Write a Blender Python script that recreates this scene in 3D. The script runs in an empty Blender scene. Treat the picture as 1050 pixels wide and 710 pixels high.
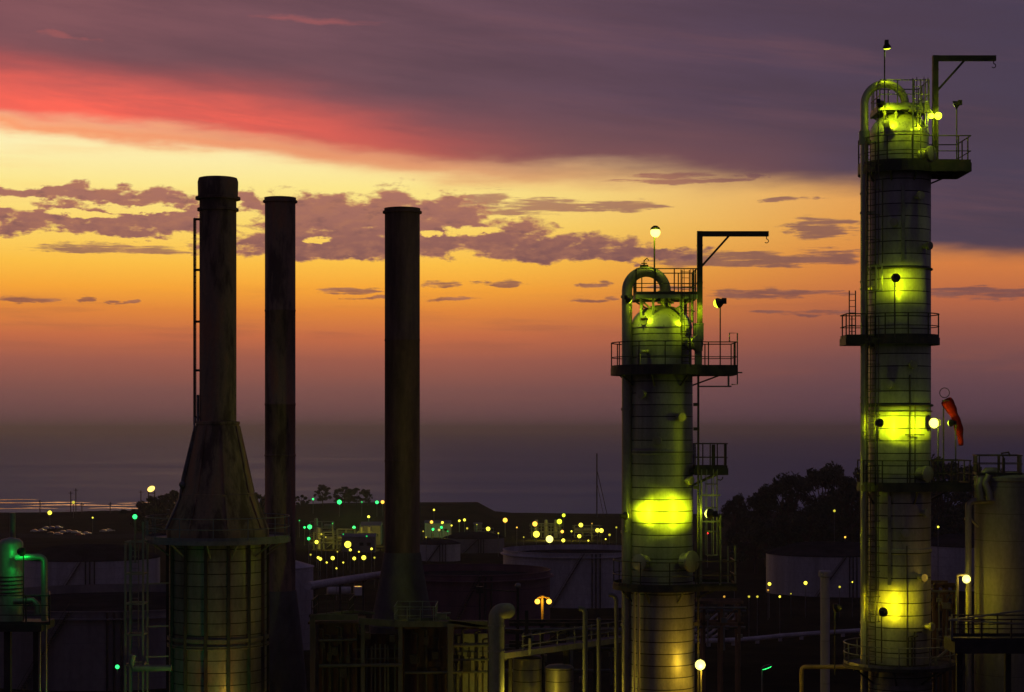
import bpy, math, random
from mathutils import Vector, Matrix
random.seed(7)
C = bpy.context.scene.collection
sc = bpy.context.scene
F = 2000.0          # focal length in photo pixels (1050 wide)
HZ = 440.0          # photo row of the sea horizon
CAMZ = 60.0
PI = math.pi

def W(px, py, d):                    # bearing + range -> a point in the place (metres)
    return Vector(((px - 525.0) / F * d, d, CAMZ + (HZ - py) / F * d))
def lin(r, g, b):
    def f(c):
        c /= 255.0
        return c / 12.92 if c <= 0.04045 else ((c + 0.055) / 1.055) ** 2.4
    return (f(r), f(g), f(b), 1.0)

# ------------------------------------------------------------------ terrain height
def lerp_tab(t, tab):
    if t <= tab[0][0]: return tab[0][1]
    for (a, va), (b, vb) in zip(tab, tab[1:]):
        if t <= b:
            k = (t - a) / (b - a); k = k * k * (3 - 2 * k)
            return va + (vb - va) * k
    return tab[-1][1]
PROF = [(-600, 63), (-5, 58.2), (100, 38), (270, 25), (420, 18.5), (640, 17), (900, 8.5), (1010, 9.0)]
RIDGE = [(-1000, 12.0), (-300, 11.6), (-215, 12.6), (-150, 15.6), (-95, 17.4), (-62, 17.6), (-18, 17.6), (-14, 12.4), (0, 11.2), (80, 10.8), (300, 14), (1000, 16)]
def hgt(x, y):
    base = lerp_tab(y, PROF)
    if y > 1000:
        r = lerp_tab(x, RIDGE)
        if y < 1090: base = lerp_tab(y, [(1000, base), (1090, r)])
        elif y < 1130: base = r
        else: base = lerp_tab(y, [(1130, r), (1190, 0.5), (1260, -6)])
    w = math.sin(x * 0.031 + 1.3) * math.cos(y * 0.023) + 0.6 * math.sin(x * 0.083 + y * 0.057)
    k = 0 if y < 60 else 0.35
    if 1085 < y < 1140: w *= 0.5
    return base + w * k

# ------------------------------------------------------------------ mesh builder
class MB:
    def __init__(s): s.v = []; s.f = []
    def add(s, vs, fs):
        o = len(s.v); s.v += [Vector(v) for v in vs]; s.f += [tuple(i + o for i in f) for f in fs]
        return s
    def box(s, c, sx, sy, sz, rz=0.0):
        c = Vector(c); ca, sa = math.cos(rz), math.sin(rz); vs = []
        for dz in (-1, 1):
            for dx, dy in ((-1, -1), (1, -1), (1, 1), (-1, 1)):
                x, y = dx * sx / 2, dy * sy / 2
                vs.append(c + Vector((x * ca - y * sa, x * sa + y * ca, dz * sz / 2)))
        return s.add(vs, [(3, 2, 1, 0), (4, 5, 6, 7), (0, 1, 5, 4), (1, 2, 6, 5), (2, 3, 7, 6), (3, 0, 4, 7)])
    def bar(s, p, q, w, h=None):
        p, q = Vector(p), Vector(q); h = h or w; d = (q - p).normalized()
        a = d.cross(Vector((0, 0, 1)))
        a = Vector((1, 0, 0)) if a.length < 1e-3 else a.normalized()
        b = a.cross(d).normalized(); a = a * (w / 2); b = b * (h / 2)
        vs = [p - a - b, p + a - b, p + a + b, p - a + b, q - a - b, q + a - b, q + a + b, q - a + b]
        return s.add(vs, [(3, 2, 1, 0), (4, 5, 6, 7), (0, 1, 5, 4), (1, 2, 6, 5), (2, 3, 7, 6), (3, 0, 4, 7)])
    def tube(s, pts, r, seg=8, closed=False):
        pts = [Vector(p) for p in pts]; n = len(pts); rs = r if isinstance(r, (list, tuple)) else [r] * n
        T = []
        for i in range(n):
            if closed: t = pts[(i + 1) % n] - pts[i - 1]
            else: t = pts[min(i + 1, n - 1)] - pts[max(i - 1, 0)]
            T.append(t.normalized())
        a = T[0].cross(Vector((0, 0, 1)))
        if a.length < 1e-3: a = Vector((1, 0, 0))
        a.normalize(); vs = []
        for i in range(n):
            a = a - T[i] * a.dot(T[i])
            if a.length < 1e-5: a = T[i].orthogonal()
            a.normalize(); b = T[i].cross(a)
            vs += [pts[i] + (a * math.cos(2 * PI * k / seg) + b * math.sin(2 * PI * k / seg)) * rs[i] for k in range(seg)]
        fs = []
        for i in range(n if closed else n - 1):
            j = (i + 1) % n
            for k in range(seg):
                k2 = (k + 1) % seg
                fs.append((i * seg + k, i * seg + k2, j * seg + k2, j * seg + k))
        if not closed:
            fs.append(tuple(range(seg - 1, -1, -1))); fs.append(tuple((n - 1) * seg + k for k in range(seg)))
        return s.add(vs, fs)
    def lathe(s, prof, cx=0, cy=0, seg=48, M=None, cap=True):
        vs = []; n = len(prof)
        for r, z in prof:
            r = max(r, 1e-4)
            for k in range(seg):
                a = 2 * PI * k / seg; vs.append(Vector((cx + r * math.cos(a), cy + r * math.sin(a), z)))
        fs = [(i * seg + k, i * seg + (k + 1) % seg, (i + 1) * seg + (k + 1) % seg, (i + 1) * seg + k) for i in range(n - 1) for k in range(seg)]
        if cap:
            fs.append(tuple(range(seg - 1, -1, -1))); fs.append(tuple((n - 1) * seg + k for k in range(seg)))
        if M is not None: vs = [M @ v for v in vs]
        return s.add(vs, fs)
    def sphere(s, c, r, seg=12, sz=1.0):
        c = Vector(c)
        return s.lathe([(r * math.sin(PI * i / 8), -r * sz * math.cos(PI * i / 8)) for i in range(9)], seg=seg, M=Matrix.Translation(c), cap=False)
    def prism(s, poly, z0, z1):
        n = len(poly)
        vs = [Vector((x, y, z0)) for x, y in poly] + [Vector((x, y, z1)) for x, y in poly]
        fs = [tuple(range(n - 1, -1, -1)), tuple(range(n, 2 * n))] + [(i, (i + 1) % n, n + (i + 1) % n, n + i) for i in range(n)]
        return s.add(vs, fs)
    def build(s, name, mat, parent=None, origin=None, smooth=True):
        o0 = Vector(origin) if origin is not None else (WORLD.get(parent.name, Vector()) if parent else Vector())
        me = bpy.data.meshes.new(name)
        me.from_pydata([v - o0 for v in s.v], [], s.f); me.update()
        if smooth:
            try:
                me.shade_smooth(); me.set_sharp_from_angle(angle=math.radians(40))
            except Exception: pass
        o = bpy.data.objects.new(name, me); C.objects.link(o); me.materials.append(mat)
        WORLD[o.name] = o0.copy()
        if parent: o.parent = parent
        elif origin is not None: o.location = o0
        return o
WORLD = {}
def tag(o, label=None, cat=None, group=None, kind=None):
    if label: o['label'] = label
    if cat: o['category'] = cat
    if group: o['group'] = group
    if kind: o['kind'] = kind
    return o
def thing(name, label, cat, loc, group=None):
    o = bpy.data.objects.new(name, None); C.objects.link(o); o.location = loc
    o.empty_display_size = 0.3; WORLD[o.name] = Vector(loc)
    return tag(o, label, cat, group)
def copy_tree(o, parent=None):
    c = o.copy(); C.objects.link(c)
    if parent: c.parent = parent
    WORLD[c.name] = WORLD.get(o.name, Vector())
    for ch in list(o.children): copy_tree(ch, c)
    return c
def arc(c, r, a0, a1, n, ax, ay):
    c, ax, ay = Vector(c), Vector(ax), Vector(ay)
    return [c + ax * (r * math.cos(a0 + (a1 - a0) * i / n)) + ay * (r * math.sin(a0 + (a1 - a0) * i / n)) for i in range(n + 1)]
X, Y, Z = Vector((1, 0, 0)), Vector((0, 1, 0)), Vector((0, 0, 1))
def ring(cx, cy, z, r, n=40): return [Vector((cx + r * math.cos(2 * PI * i / n), cy + r * math.sin(2 * PI * i / n), z)) for i in range(n)]
def aim_matrix(pos, target):
    d = (Vector(target) - Vector(pos)).normalized()
    return Matrix.Translation(Vector(pos)) @ d.to_track_quat('Z', 'Y').to_matrix().to_4x4()

# ------------------------------------------------------------------ materials
def mat_new(name):
    m = bpy.data.materials.new(name); m.use_nodes = True
    nt = m.node_tree; return m, nt, nt.nodes['Principled BSDF']
def noise(nt, scale, detail=4, vec=None, stretch=None, rough=0.55):
    n = nt.nodes.new('ShaderNodeTexNoise'); n.inputs['Scale'].default_value = scale; n.inputs['Detail'].default_value = detail
    n.inputs['Roughness'].default_value = rough
    g = nt.nodes.new('ShaderNodeNewGeometry'); src = g.outputs['Position']
    if stretch:
        mp = nt.nodes.new('ShaderNodeVectorMath'); mp.operation = 'MULTIPLY'; mp.inputs[1].default_value = stretch
        nt.links.new(src, mp.inputs[0]); src = mp.outputs[0]
    nt.links.new(src, n.inputs['Vector']); return n.outputs['Fac']
def ramp(nt, fac, stops):
    r = nt.nodes.new('ShaderNodeValToRGB'); e = r.color_ramp.elements
    while len(e) < len(stops): e.new(0.5)
    for el, (p, c) in zip(e, stops): el.position = p; el.color = c if len(c) == 4 else (*c, 1)
    nt.links.new(fac, r.inputs[0]); return r.outputs[0]
def mixc(nt, fac, a, b, mode='MIX'):
    m = nt.nodes.new('ShaderNodeMix'); m.data_type = 'RGBA'; m.blend_type = mode
    for s, v in ((m.inputs[0], fac), (m.inputs[6], a), (m.inputs[7], b)):
        if isinstance(v, (int, float)): s.default_value = v
        elif isinstance(v, tuple): s.default_value = v if len(v) == 4 else (*v, 1)
        else: nt.links.new(v, s)
    return m.outputs[2]
def bump(nt, b, fac, strength=0.3, dist=0.05):
    n = nt.nodes.new('ShaderNodeBump'); n.inputs['Strength'].default_value = strength; n.inputs['Distance'].default_value = dist
    nt.links.new(fac, n.inputs['Height']); nt.links.new(n.outputs[0], b.inputs['Normal'])
def worn(name, c1, c2, c3, scale=0.6, stretch=(1, 1, 0.25), rough=0.7, metal=0.0, cut=(0.35, 0.55, 0.7), bstr=0.25, seam=None, seamcol=(0.02, 0.018, 0.016)):
    m, nt, b = mat_new(name)
    f = noise(nt, scale, 6, stretch=stretch, rough=0.65)
    col = ramp(nt, f, [(cut[0], c1), (cut[1], c2), (cut[2], c3)])
    f2 = noise(nt, scale * 9, 4, stretch=(1, 1, 0.6))
    col = mixc(nt, 0.45, col, ramp(nt, f2, [(0.3, (0.45, 0.45, 0.45)), (0.7, (1, 1, 1))]), 'MULTIPLY')
    if seam:
        g = nt.nodes.new('ShaderNodeNewGeometry'); sx = nt.nodes.new('ShaderNodeSeparateXYZ'); nt.links.new(g.outputs['Position'], sx.inputs[0])
        pp = nt.nodes.new('ShaderNodeMath'); pp.operation = 'FLOORED_MODULO'; nt.links.new(sx.outputs[2], pp.inputs[0]); pp.inputs[1].default_value = seam[0]
        lt = nt.nodes.new('ShaderNodeMath'); lt.operation = 'LESS_THAN'; nt.links.new(pp.outputs[0], lt.inputs[0]); lt.inputs[1].default_value = seam[1]
        col = mixc(nt, lt.outputs[0], col, seamcol)
    nt.links.new(col, b.inputs['Base Color']); b.inputs['Metallic'].default_value = metal
    rr = ramp(nt, f2, [(0.3, (rough - 0.12,) * 3), (0.7, (min(1, rough + 0.12),) * 3)]); nt.links.new(rr, b.inputs['Roughness'])
    if bstr: bump(nt, b, f2, bstr, 0.02)
    return m
def sheets(m, hgt_, amt):
    nt = m.node_tree; b = nt.nodes['Principled BSDF']; src = b.inputs['Base Color'].links[0].from_socket
    g = nt.nodes.new('ShaderNodeNewGeometry'); sx = nt.nodes.new('ShaderNodeSeparateXYZ'); nt.links.new(g.outputs['Position'], sx.inputs[0])
    dv = nt.nodes.new('ShaderNodeMath'); dv.operation = 'DIVIDE'; nt.links.new(sx.outputs[2], dv.inputs[0]); dv.inputs[1].default_value = hgt_
    fl = nt.nodes.new('ShaderNodeMath'); fl.operation = 'FLOOR'; nt.links.new(dv.outputs[0], fl.inputs[0])
    wn = nt.nodes.new('ShaderNodeTexWhiteNoise'); wn.noise_dimensions = '1D'; nt.links.new(fl.outputs[0], wn.inputs['W'])
    nt.links.new(mixc(nt, amt, src, ramp(nt, wn.outputs['Value'], [(0, (.55,) * 3), (1, (1,) * 3)]), 'MULTIPLY'), b.inputs['Base Color'])
    f = noise(nt, 1.6, 3, stretch=(1, 1, .8)); bp = nt.nodes.new('ShaderNodeBump'); bp.inputs['Strength'].default_value = .22; bp.inputs['Distance'].default_value = .06
    nt.links.new(f, bp.inputs['Height']); nt.links.new(bp.outputs[0], b.inputs['Normal'])
def emit(name, col, strength):
    m, nt, b = mat_new(name)
    b.inputs['Base Color'].default_value = (0.3, 0.3, 0.3, 1); b.inputs['Emission Color'].default_value = (*col, 1); b.inputs['Emission Strength'].default_value = strength
    return m
RUST = worn('rusted_stack_steel', (0.13, 0.085, 0.06), (0.34, 0.24, 0.16), (0.46, 0.24, 0.13), 0.9, (1, 1, 0.22), 0.8, cut=(0.42, 0.52, 0.64))
RUSTD = worn('dark_rusted_steel', (0.09, 0.06, 0.045), (0.30, 0.19, 0.135), (0.36, 0.2, 0.13), 0.5, (1, 1, 0.15), 0.85)
DRUM = worn('weathered_drum_panels', (0.20, 0.195, 0.165), (0.38, 0.37, 0.31), (0.44, 0.36, 0.26), 0.8, (1, 1, 0.2), 0.42, 0.35, seam=(0.62, 0.045))
PANEL = worn('dark_rusty_panel', (0.05, 0.028, 0.02), (0.11, 0.07, 0.05), (0.15, 0.075, 0.045), 0.8, (1, 1, 0.2), 0.85)
CONC = worn('concrete_stack_base', (0.10, 0.09, 0.085), (0.17, 0.16, 0.15), (0.22, 0.2, 0.18), 0.5, (1, 1, 0.5), 0.9)
CLAD = worn('aluminium_cladding', (0.30, 0.29, 0.26), (0.44, 0.43, 0.40), (0.52, 0.50, 0.46), 1.1, (1, 1, 0.06), 0.45, 0.2, bstr=0.06, seam=(0.60, 0.05))
PIPE = worn('insulated_pipe', (0.26, 0.24, 0.20), (0.40, 0.38, 0.33), (0.48, 0.45, 0.40), 1.2, (1, 1, 0.15), 0.45, 0.45, bstr=0.08)
sheets(CLAD, .6, .7); sheets(DRUM, .62, .8)
STEEL = worn('dark_painted_steel', (0.022, 0.02, 0.02), (0.05, 0.045, 0.042), (0.09, 0.06, 0.045), 1.5, None, 0.6)
GALV = worn('galvanised_steel', (0.16, 0.16, 0.16), (0.27, 0.27, 0.27), (0.33, 0.33, 0.32), 1.3, None, 0.5, 0.5)
GREY = worn('grey_painted_steel', (0.16, 0.17, 0.17), (0.26, 0.27, 0.27), (0.3, 0.24, 0.2), 0.9, (1, 1, 0.3), 0.6)
DGREY = worn('dull_grey_steel', (0.07, 0.075, 0.078), (0.12, 0.125, 0.13), (0.14, 0.1, 0.08), 0.9, (1, 1, 0.3), 0.75)
TWHITE = worn('white_tank_paint', (0.42, 0.40, 0.42), (0.62, 0.60, 0.62), (0.68, 0.66, 0.68), 0.18, (1, 1, 0.1), 0.65, bstr=0.05, seam=(2.4, 0.09), seamcol=(0.4, 0.38, 0.4))
TGREY = worn('grey_tank_paint', (0.2, 0.19, 0.19), (0.32, 0.3, 0.3), (0.36, 0.33, 0.32), 0.18, (1, 1, 0.1), 0.7, bstr=0.05, seam=(2.4, 0.09), seamcol=(0.2, 0.19, 0.19))
TDARK = worn('maroon_tank_paint', (0.13, 0.065, 0.085), (0.2, 0.10, 0.125), (0.25, 0.14, 0.15), 0.18, (1, 1, 0.1), 0.7, bstr=0.05, seam=(2.4, 0.1), seamcol=(0.1, 0.05, 0.07))
ROOF = worn('dark_tank_roof', (0.03, 0.028, 0.03), (0.05, 0.046, 0.05), (0.075, 0.06, 0.06), 0.2, None, 0.8)
GROUND = worn('dark_earth_and_scrub', (0.022, 0.019, 0.013), (0.040, 0.034, 0.022), (0.062, 0.052, 0.034), 0.05, None, 0.95, bstr=0.5)
ASPH = worn('asphalt', (0.045, 0.045, 0.045), (0.055, 0.055, 0.055), (0.07, 0.068, 0.065), 0.4, None, 0.85)
BARK = worn('bark', (0.05, 0.035, 0.025), (0.09, 0.065, 0.05), (0.13, 0.1, 0.08), 2, (1, 1, 0.2), 0.9)
LEAF = worn('leaves', (0.025, 0.04, 0.015), (0.045, 0.07, 0.03), (0.07, 0.09, 0.04), 0.5, None, 0.6, bstr=0)
WALLP = worn('building_panel', (0.18, 0.17, 0.16), (0.26, 0.25, 0.24), (0.3, 0.28, 0.26), 0.4, None, 0.7)
SOCK = worn('orange_windsock_cloth', (0.16, 0.005, 0.004), (0.3, 0.008, 0.005), (0.36, 0.014, 0.007), 4, None, 0.85, bstr=0.1)
SOCK.node_tree.nodes['Principled BSDF'].inputs['Specular IOR Level'].default_value = 0.1
GLASS, _nt, _b = mat_new('dark_window_glass'); _b.inputs['Base Color'].default_value = (0.02, 0.02, 0.025, 1); _b.inputs['Roughness'].default_value = 0.06
RUBBER, _nt, _b = mat_new('tyre_rubber'); _b.inputs['Base Color'].default_value = (0.015, 0.015, 0.015, 1); _b.inputs['Roughness'].default_value = 0.9
for m_ in (GROUND, ROOF, ASPH): m_.node_tree.nodes['Principled BSDF'].inputs['Specular IOR Level'].default_value = 0.0
def paint(name, c):
    m, nt, b = mat_new(name)
    f = noise(nt, 3, 3); nt.links.new(mixc(nt, f, tuple(x * 0.85 for x in c), c), b.inputs['Base Color'])
    b.inputs['Roughness'].default_value = 0.3; b.inputs['Coat Weight'].default_value = 0.6; return m
CARS = [paint('white_car_paint', (0.75, 0.75, 0.75)), paint('silver_car_paint', (0.5, 0.5, 0.52)), paint('blue_car_paint', (0.12, 0.16, 0.4)), paint('red_car_paint', (0.4, 0.05, 0.05)), paint('black_car_paint', (0.03, 0.03, 0.03))]
LCOL = {'Y': (1.0, 0.86, 0.06), 'YG': (0.8, 1.0, 0.03), 'O': (1.0, 0.5, 0.05), 'G': (0.03, 1.0, 0.18), 'W': (1.0, 0.92, 0.2), 'R': (1.0, 0.03, 0.03)}
LMAT = {k: emit('lamp_' + {'Y': 'yellow', 'YG': 'lime', 'O': 'orange', 'G': 'green', 'W': 'pale', 'R': 'red'}[k], v, 2.4) for k, v in LCOL.items()}

LDIM = {k: emit('dim_' + LMAT[k].name, v, .75) for k, v in LCOL.items()}
# ------------------------------------------------------------------ camera
cam = bpy.data.cameras.new('camera'); co = bpy.data.objects.new('camera', cam); C.objects.link(co)
co.location = (0, 0, CAMZ); co.rotation_euler = (PI / 2, 0, 0)
cam.sensor_fit = 'HORIZONTAL'; cam.sensor_width = 36; cam.lens = F / 1050 * 36; cam.shift_y = (HZ - 355) / 1050
cam.clip_end = 120000; cam.clip_start = 0.5; sc.camera = co

# ------------------------------------------------------------------ sky (by direction: bearing and elevation)
world = bpy.data.worlds.new('World'); sc.world = world; world.use_nodes = True
wt = world.node_tree; wt.nodes.clear()
class E:
    def __init__(s, k): s.k = k
    def op(s, o, b=None, c=None, clamp=False):
        n = wt.nodes.new('ShaderNodeMath'); n.operation = o; n.use_clamp = clamp
        for i, v in enumerate((s, b, c)):
            if v is None: continue
            if isinstance(v, E): wt.links.new(v.k, n.inputs[i])
            else: n.inputs[i].default_value = v
        return E(n.outputs[0])
    def __add__(s, b): return s.op('ADD', b)
    def __radd__(s, b): return s.op('ADD', b)
    def __sub__(s, b): return s.op('SUBTRACT', b)
    def __rsub__(s, b): return (s * -1) + b
    def __mul__(s, b): return s.op('MULTIPLY', b)
    def __rmul__(s, b): return s.op('MULTIPLY', b)
    def __rtruediv__(s, b): return s.op("POWER", -1.0) * b
    def __truediv__(s, b): return s.op('DIVIDE', b)
    def max(s, b): return s.op('MAXIMUM', b)
    def min(s, b): return s.op('MINIMUM', b)
    def step(s, a, b, lo=0.0, hi=1.0):
        n = wt.nodes.new('ShaderNodeMapRange'); n.interpolation_type = 'SMOOTHSTEP'
        wt.links.new(s.k, n.inputs[0])
        for i, v in ((1, a), (2, b), (3, lo), (4, hi)): n.inputs[i].default_value = v
        return E(n.outputs[0])
def combine(x, y, z=None):
    n = wt.nodes.new('ShaderNodeCombineXYZ'); wt.links.new(x.k, n.inputs[0]); wt.links.new(y.k, n.inputs[1])
    if z: wt.links.new(z.k, n.inputs[2])
    return n.outputs[0]
def wnoise(u, v, su, sv, detail=5, off=0.0, rough=0.55):
    n = wt.nodes.new('ShaderNodeTexNoise'); n.inputs['Scale'].default_value = 1; n.inputs['Detail'].default_value = detail; n.inputs['Roughness'].default_value = rough
    wt.links.new(combine(u * (1 / su) + off, v * (1 / sv) + off * 0.7), n.inputs['Vector']); return E(n.outputs['Fac'])
def wramp(x, lo, hi, stops):
    t = (x - lo) * (1 / (hi - lo)); r = wt.nodes.new('ShaderNodeValToRGB'); e = r.color_ramp.elements
    while len(e) < len(stops): e.new(0.5)
    for el, (p, c) in zip(e, stops): el.position = (p - lo) / (hi - lo); el.color = c
    wt.links.new(t.k, r.inputs[0]); return r.outputs[0]
def wmix(f, a, b, mode='MIX'):
    m = wt.nodes.new('ShaderNodeMix'); m.data_type = 'RGBA'; m.blend_type = mode
    for s, v in ((m.inputs[0], f), (m.inputs[6], a), (m.inputs[7], b)):
        if isinstance(v, E): wt.links.new(v.k, s)
        elif isinstance(v, (float, int)): s.default_value = v
        elif isinstance(v, tuple): s.default_value = v
        else: wt.links.new(v, s)
    return m.outputs[2]
tc = wt.nodes.new('ShaderNodeTexCoord'); sp = wt.nodes.new('ShaderNodeSeparateXYZ'); wt.links.new(tc.outputs['Generated'], sp.inputs[0])
gx, gy, gz = E(sp.outputs[0]), E(sp.outputs[1]), E(sp.outputs[2])
hyp = (gx * gx + gy * gy).op('SQRT').max(1e-4)
U = gx.op('ARCTAN2', gy) * F + 525.0              # bearing, in 1/2000 rad
V = (gz / hyp) * -F + HZ                          # elevation, in 1/2000
left = wramp(V, 60, 520, [(60, lin(255, 238, 190)), (155, lin(255, 240, 180)), (195, lin(255, 232, 140)), (235, lin(255, 216, 104)), (272, lin(255, 192, 68)),
    (297, lin(250, 166, 54)), (320, lin(228, 134, 58)), (345, lin(200, 108, 70)), (370, lin(160, 92, 78)), (400, lin(128, 83, 80)), (432, lin(108, 76, 79)), (480, lin(90, 68, 78))])
right = wramp(V, 60, 520, [(60, lin(190, 120, 90)), (165, lin(218, 150, 92)), (200, lin(228, 154, 80)), (235, lin(226, 148, 70)), (275, lin(214, 124, 64)),
    (310, lin(186, 102, 68)), (340, lin(146, 84, 74)), (370, lin(116, 75, 78)), (400, lin(98, 69, 79)), (440, lin(86, 64, 78)), (480, lin(76, 58, 74))])
col = wmix(U.step(420, 980), left, right)
# soft haze streaks low in the glow
st = wnoise(U, V, 160, 14, 4, 3.1)
col = wmix(st.step(0.48, 0.75, 0, 0.35) * V.step(285, 320) * V.step(430, 360), col, lin(150, 86, 70))
col = wmix(wnoise(U, V, 300, 26, 4, 9.4).step(0.5, 0.72, 0, 0.3) * V.step(255, 180), col, lin(255, 196, 112))
# cumulus bank and stray clouds
w1 = wnoise(U, V, 44, 22, 6, 1.7, 0.6) - 0.5; w2 = wnoise(U, V, 44, 22, 6, 7.9, 0.6) - 0.5
Uc = U + w1 * 60.0; Vc = V + w2 * 40.0
Us = U + w1 * 110.0; Vs = V + w2 * 13.0
CL = [  # bearing, row, half width, half height above, below
 (40, 205, 60, 8, 6), (105, 207, 70, 13, 7), (165, 210, 50, 14, 8), (60, 236, 80, 24, 10), (130, 238, 90, 22, 12), (190, 232, 50, 20, 14),
 (256, 208, 17, 15, 14), (300, 220, 42, 24, 40), (345, 226, 60, 30, 38), (405, 224, 50, 34, 40), (455, 222, 50, 26, 40), (500, 246, 80, 24, 20),
 (380, 256, 170, 30, 12), (560, 258, 110, 18, 11), (640, 262, 90, 10, 9)]
CS = [(120, 261, 110, 8, 4), (560, 213, 90, 10, 8), (640, 213, 46, 9, 6), (505, 210, 36, 16, 10), (700, 186, 84, 8, 4), (770, 184, 12, 6, 4), (840, 238, 44, 14, 10), (806, 207, 34, 4, 3),
 (760, 270, 130, 14, 7), (838, 267, 50, 12, 7), (800, 303, 80, 7, 6), (1000, 304, 70, 8, 8), (352, 299, 50, 5, 3), (395, 306, 36, 3, 2), (452, 293, 24, 5, 3), (470, 307, 36, 3, 2),
 (516, 291, 24, 5, 3), (606, 292, 20, 5, 3), (612, 308, 34, 4, 3), (690, 296, 36, 4, 3), (36, 311, 34, 5, 4), (90, 311, 18, 4, 3), (135, 313, 14, 3, 2), (255, 130, 9, 2, 1.5), (820, 322, 60, 4, 3)]
def blobs(lst, Ux, Vx):
    out = None
    for cx, cy, rx, ra, rb in lst:
        du = (Ux - cx) * (1 / rx); dv = (Vx - cy)
        q = (dv * (1 / rb)).max(dv * (-1 / ra)); e = 1.0 - (du * du + q * q)
        out = e if out is None else out.max(e)
    return out
hol = blobs([(482, 237, 34, 6, 7), (90, 224, 40, 4, 4), (150, 219, 40, 4, 4), (100, 251, 90, 4, 4), (25, 219, 22, 5, 4), (330, 246, 18, 4, 4), (440, 240, 14, 4, 3), (214, 222, 12, 6, 6)], U + w2 * 50.0, V + w1 * 18.0).max(0.0)
den = blobs(CL, Uc, Vc) - hol * (wnoise(U, V, 18, 7, 5, 6.6, 0.7).step(0.3, 0.6, 0.2, 2.2)) + (wnoise(U, V, 28, 11, 6, 4.4, 0.6) - 0.5) * 3.0 * U.step(150, 330, 1.25, 1.0)
dens = blobs(CS, Us, Vs) + (wnoise(U, V, 62, 4.6, 6, 2.2, 0.66) - 0.5) * 3.8 - 0.1
m1 = den.step(-0.12, 0.55); m2 = dens.step(0.0, 0.75, 0, 0.85)
ccol = wramp(V, 180, 330, [(180, lin(178, 118, 100)), (225, lin(162, 106, 94)), (268, lin(132, 86, 84)), (330, lin(132, 76, 66))])
ccol = wmix(wnoise(U, V, 30, 12, 6, 5.5, 0.66).step(0.42, 0.66, 0, 0.7), ccol, lin(176, 116, 92))
ccol = wmix(den.step(0.75, 0.1, 0, 0.7) * m1.step(0.2, 0.9), ccol, lin(205, 138, 96))
ccol = wmix(wnoise(U, V, 24, 10, 6, 9.5, 0.66).step(0.5, 0.72, 0, 0.6) * den.step(0.2, 0.7), ccol, lin(116, 78, 82))
ccol = wmix(U.step(450, 900, 0, 0.7), ccol, lin(104, 70, 78))
col = wmix(m2, col, ccol); col = wmix(m1, col, ccol)
# upper cloud deck with its red lit fringe
edge = wramp(U, -400, 1500, [(-400, (0.43,) * 3 + (1,)), (0, (0.139,) * 3 + (1,)), (250, (0.154,) * 3 + (1,)), (450, (0.179,) * 3 + (1,)), (600, (0.186,) * 3 + (1,)), (800, (0.197,) * 3 + (1,)), (880, (0.204,) * 3 + (1,)), (945, (0.268,) * 3 + (1,)), (1050, (0.280,) * 3 + (1,)), (1500, (0.43,) * 3 + (1,))])
edge.node.color_ramp.elements[0].color = (0.134, 0.134, 0.134, 1)
ev = E(edge) * 1000.0
eb = ev + (wnoise(U, V, 150, 30, 5, 6.3) - 0.5) * 34.0 - V
soft = U.step(420, 640, 1.0, 1.35) * U.step(880, 960, 1.0, 0.7)
dm = (eb / soft).step(-8, 22)
deck = wramp(U, -200, 1300, [(-200, lin(118, 66, 78)), (60, lin(134, 84, 90)), (420, lin(110, 76, 88)), (760, lin(84, 64, 84)), (1040, lin(70, 58, 80)), (1300, lin(58, 50, 72))])
Vd = V - U * 0.12
deck = wmix(wnoise(U, Vd, 320, 46, 6, 8.8, 0.6).step(0.3, 0.72, 0, 0.45), deck, lin(70, 51, 64))
deck = wmix(wnoise(U, Vd, 420, 34, 6, 5.2, 0.62).step(0.45, 0.75, 0, 0.35), deck, lin(122, 80, 88))
deck = wmix(eb.step(95, 4, 0, 0.85) * U.step(900, 780), deck, wramp(U, 0, 900, [(0, lin(240, 96, 84)), (420, lin(160, 82, 80)), (600, lin(132, 82, 82)), (900, lin(98, 68, 78))]))
rd = (eb - 26.0) * (1 / 27.0); red = (rd * rd * -1.0).op('EXPONENT') * U.step(580, 100)
deck = wmix(red * wnoise(U, Vd, 170, 20, 6, 12.3, 0.62).step(0.28, 0.62, 0.45, 1.0), deck, lin(255, 102, 84))
pk = (eb - 4.0) * (1.0 / U.step(60, 450, 5.0, 13.0)); pink = (pk * pk * -1.0).op('EXPONENT') * U.step(860, 300, 0, 0.8)
col = wmix(dm, col, deck); col = wmix(pink, col, wramp(U, 0, 900, [(0, lin(255, 150, 100)), (450, lin(226, 130, 92)), (900, lin(150, 92, 82))]))
wisp = blobs([(318, 22, 62, 5, 4), (70, 62, 36, 4, 3)], Us, Vs + (U - 318) * -0.06)
col = wmix((wisp + (wnoise(U, V, 30, 5, 5, 3.3, 0.65) - 0.5) * 2.0).step(-0.1, 1.3, 0, 0.2), col, lin(235, 110, 95))
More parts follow.
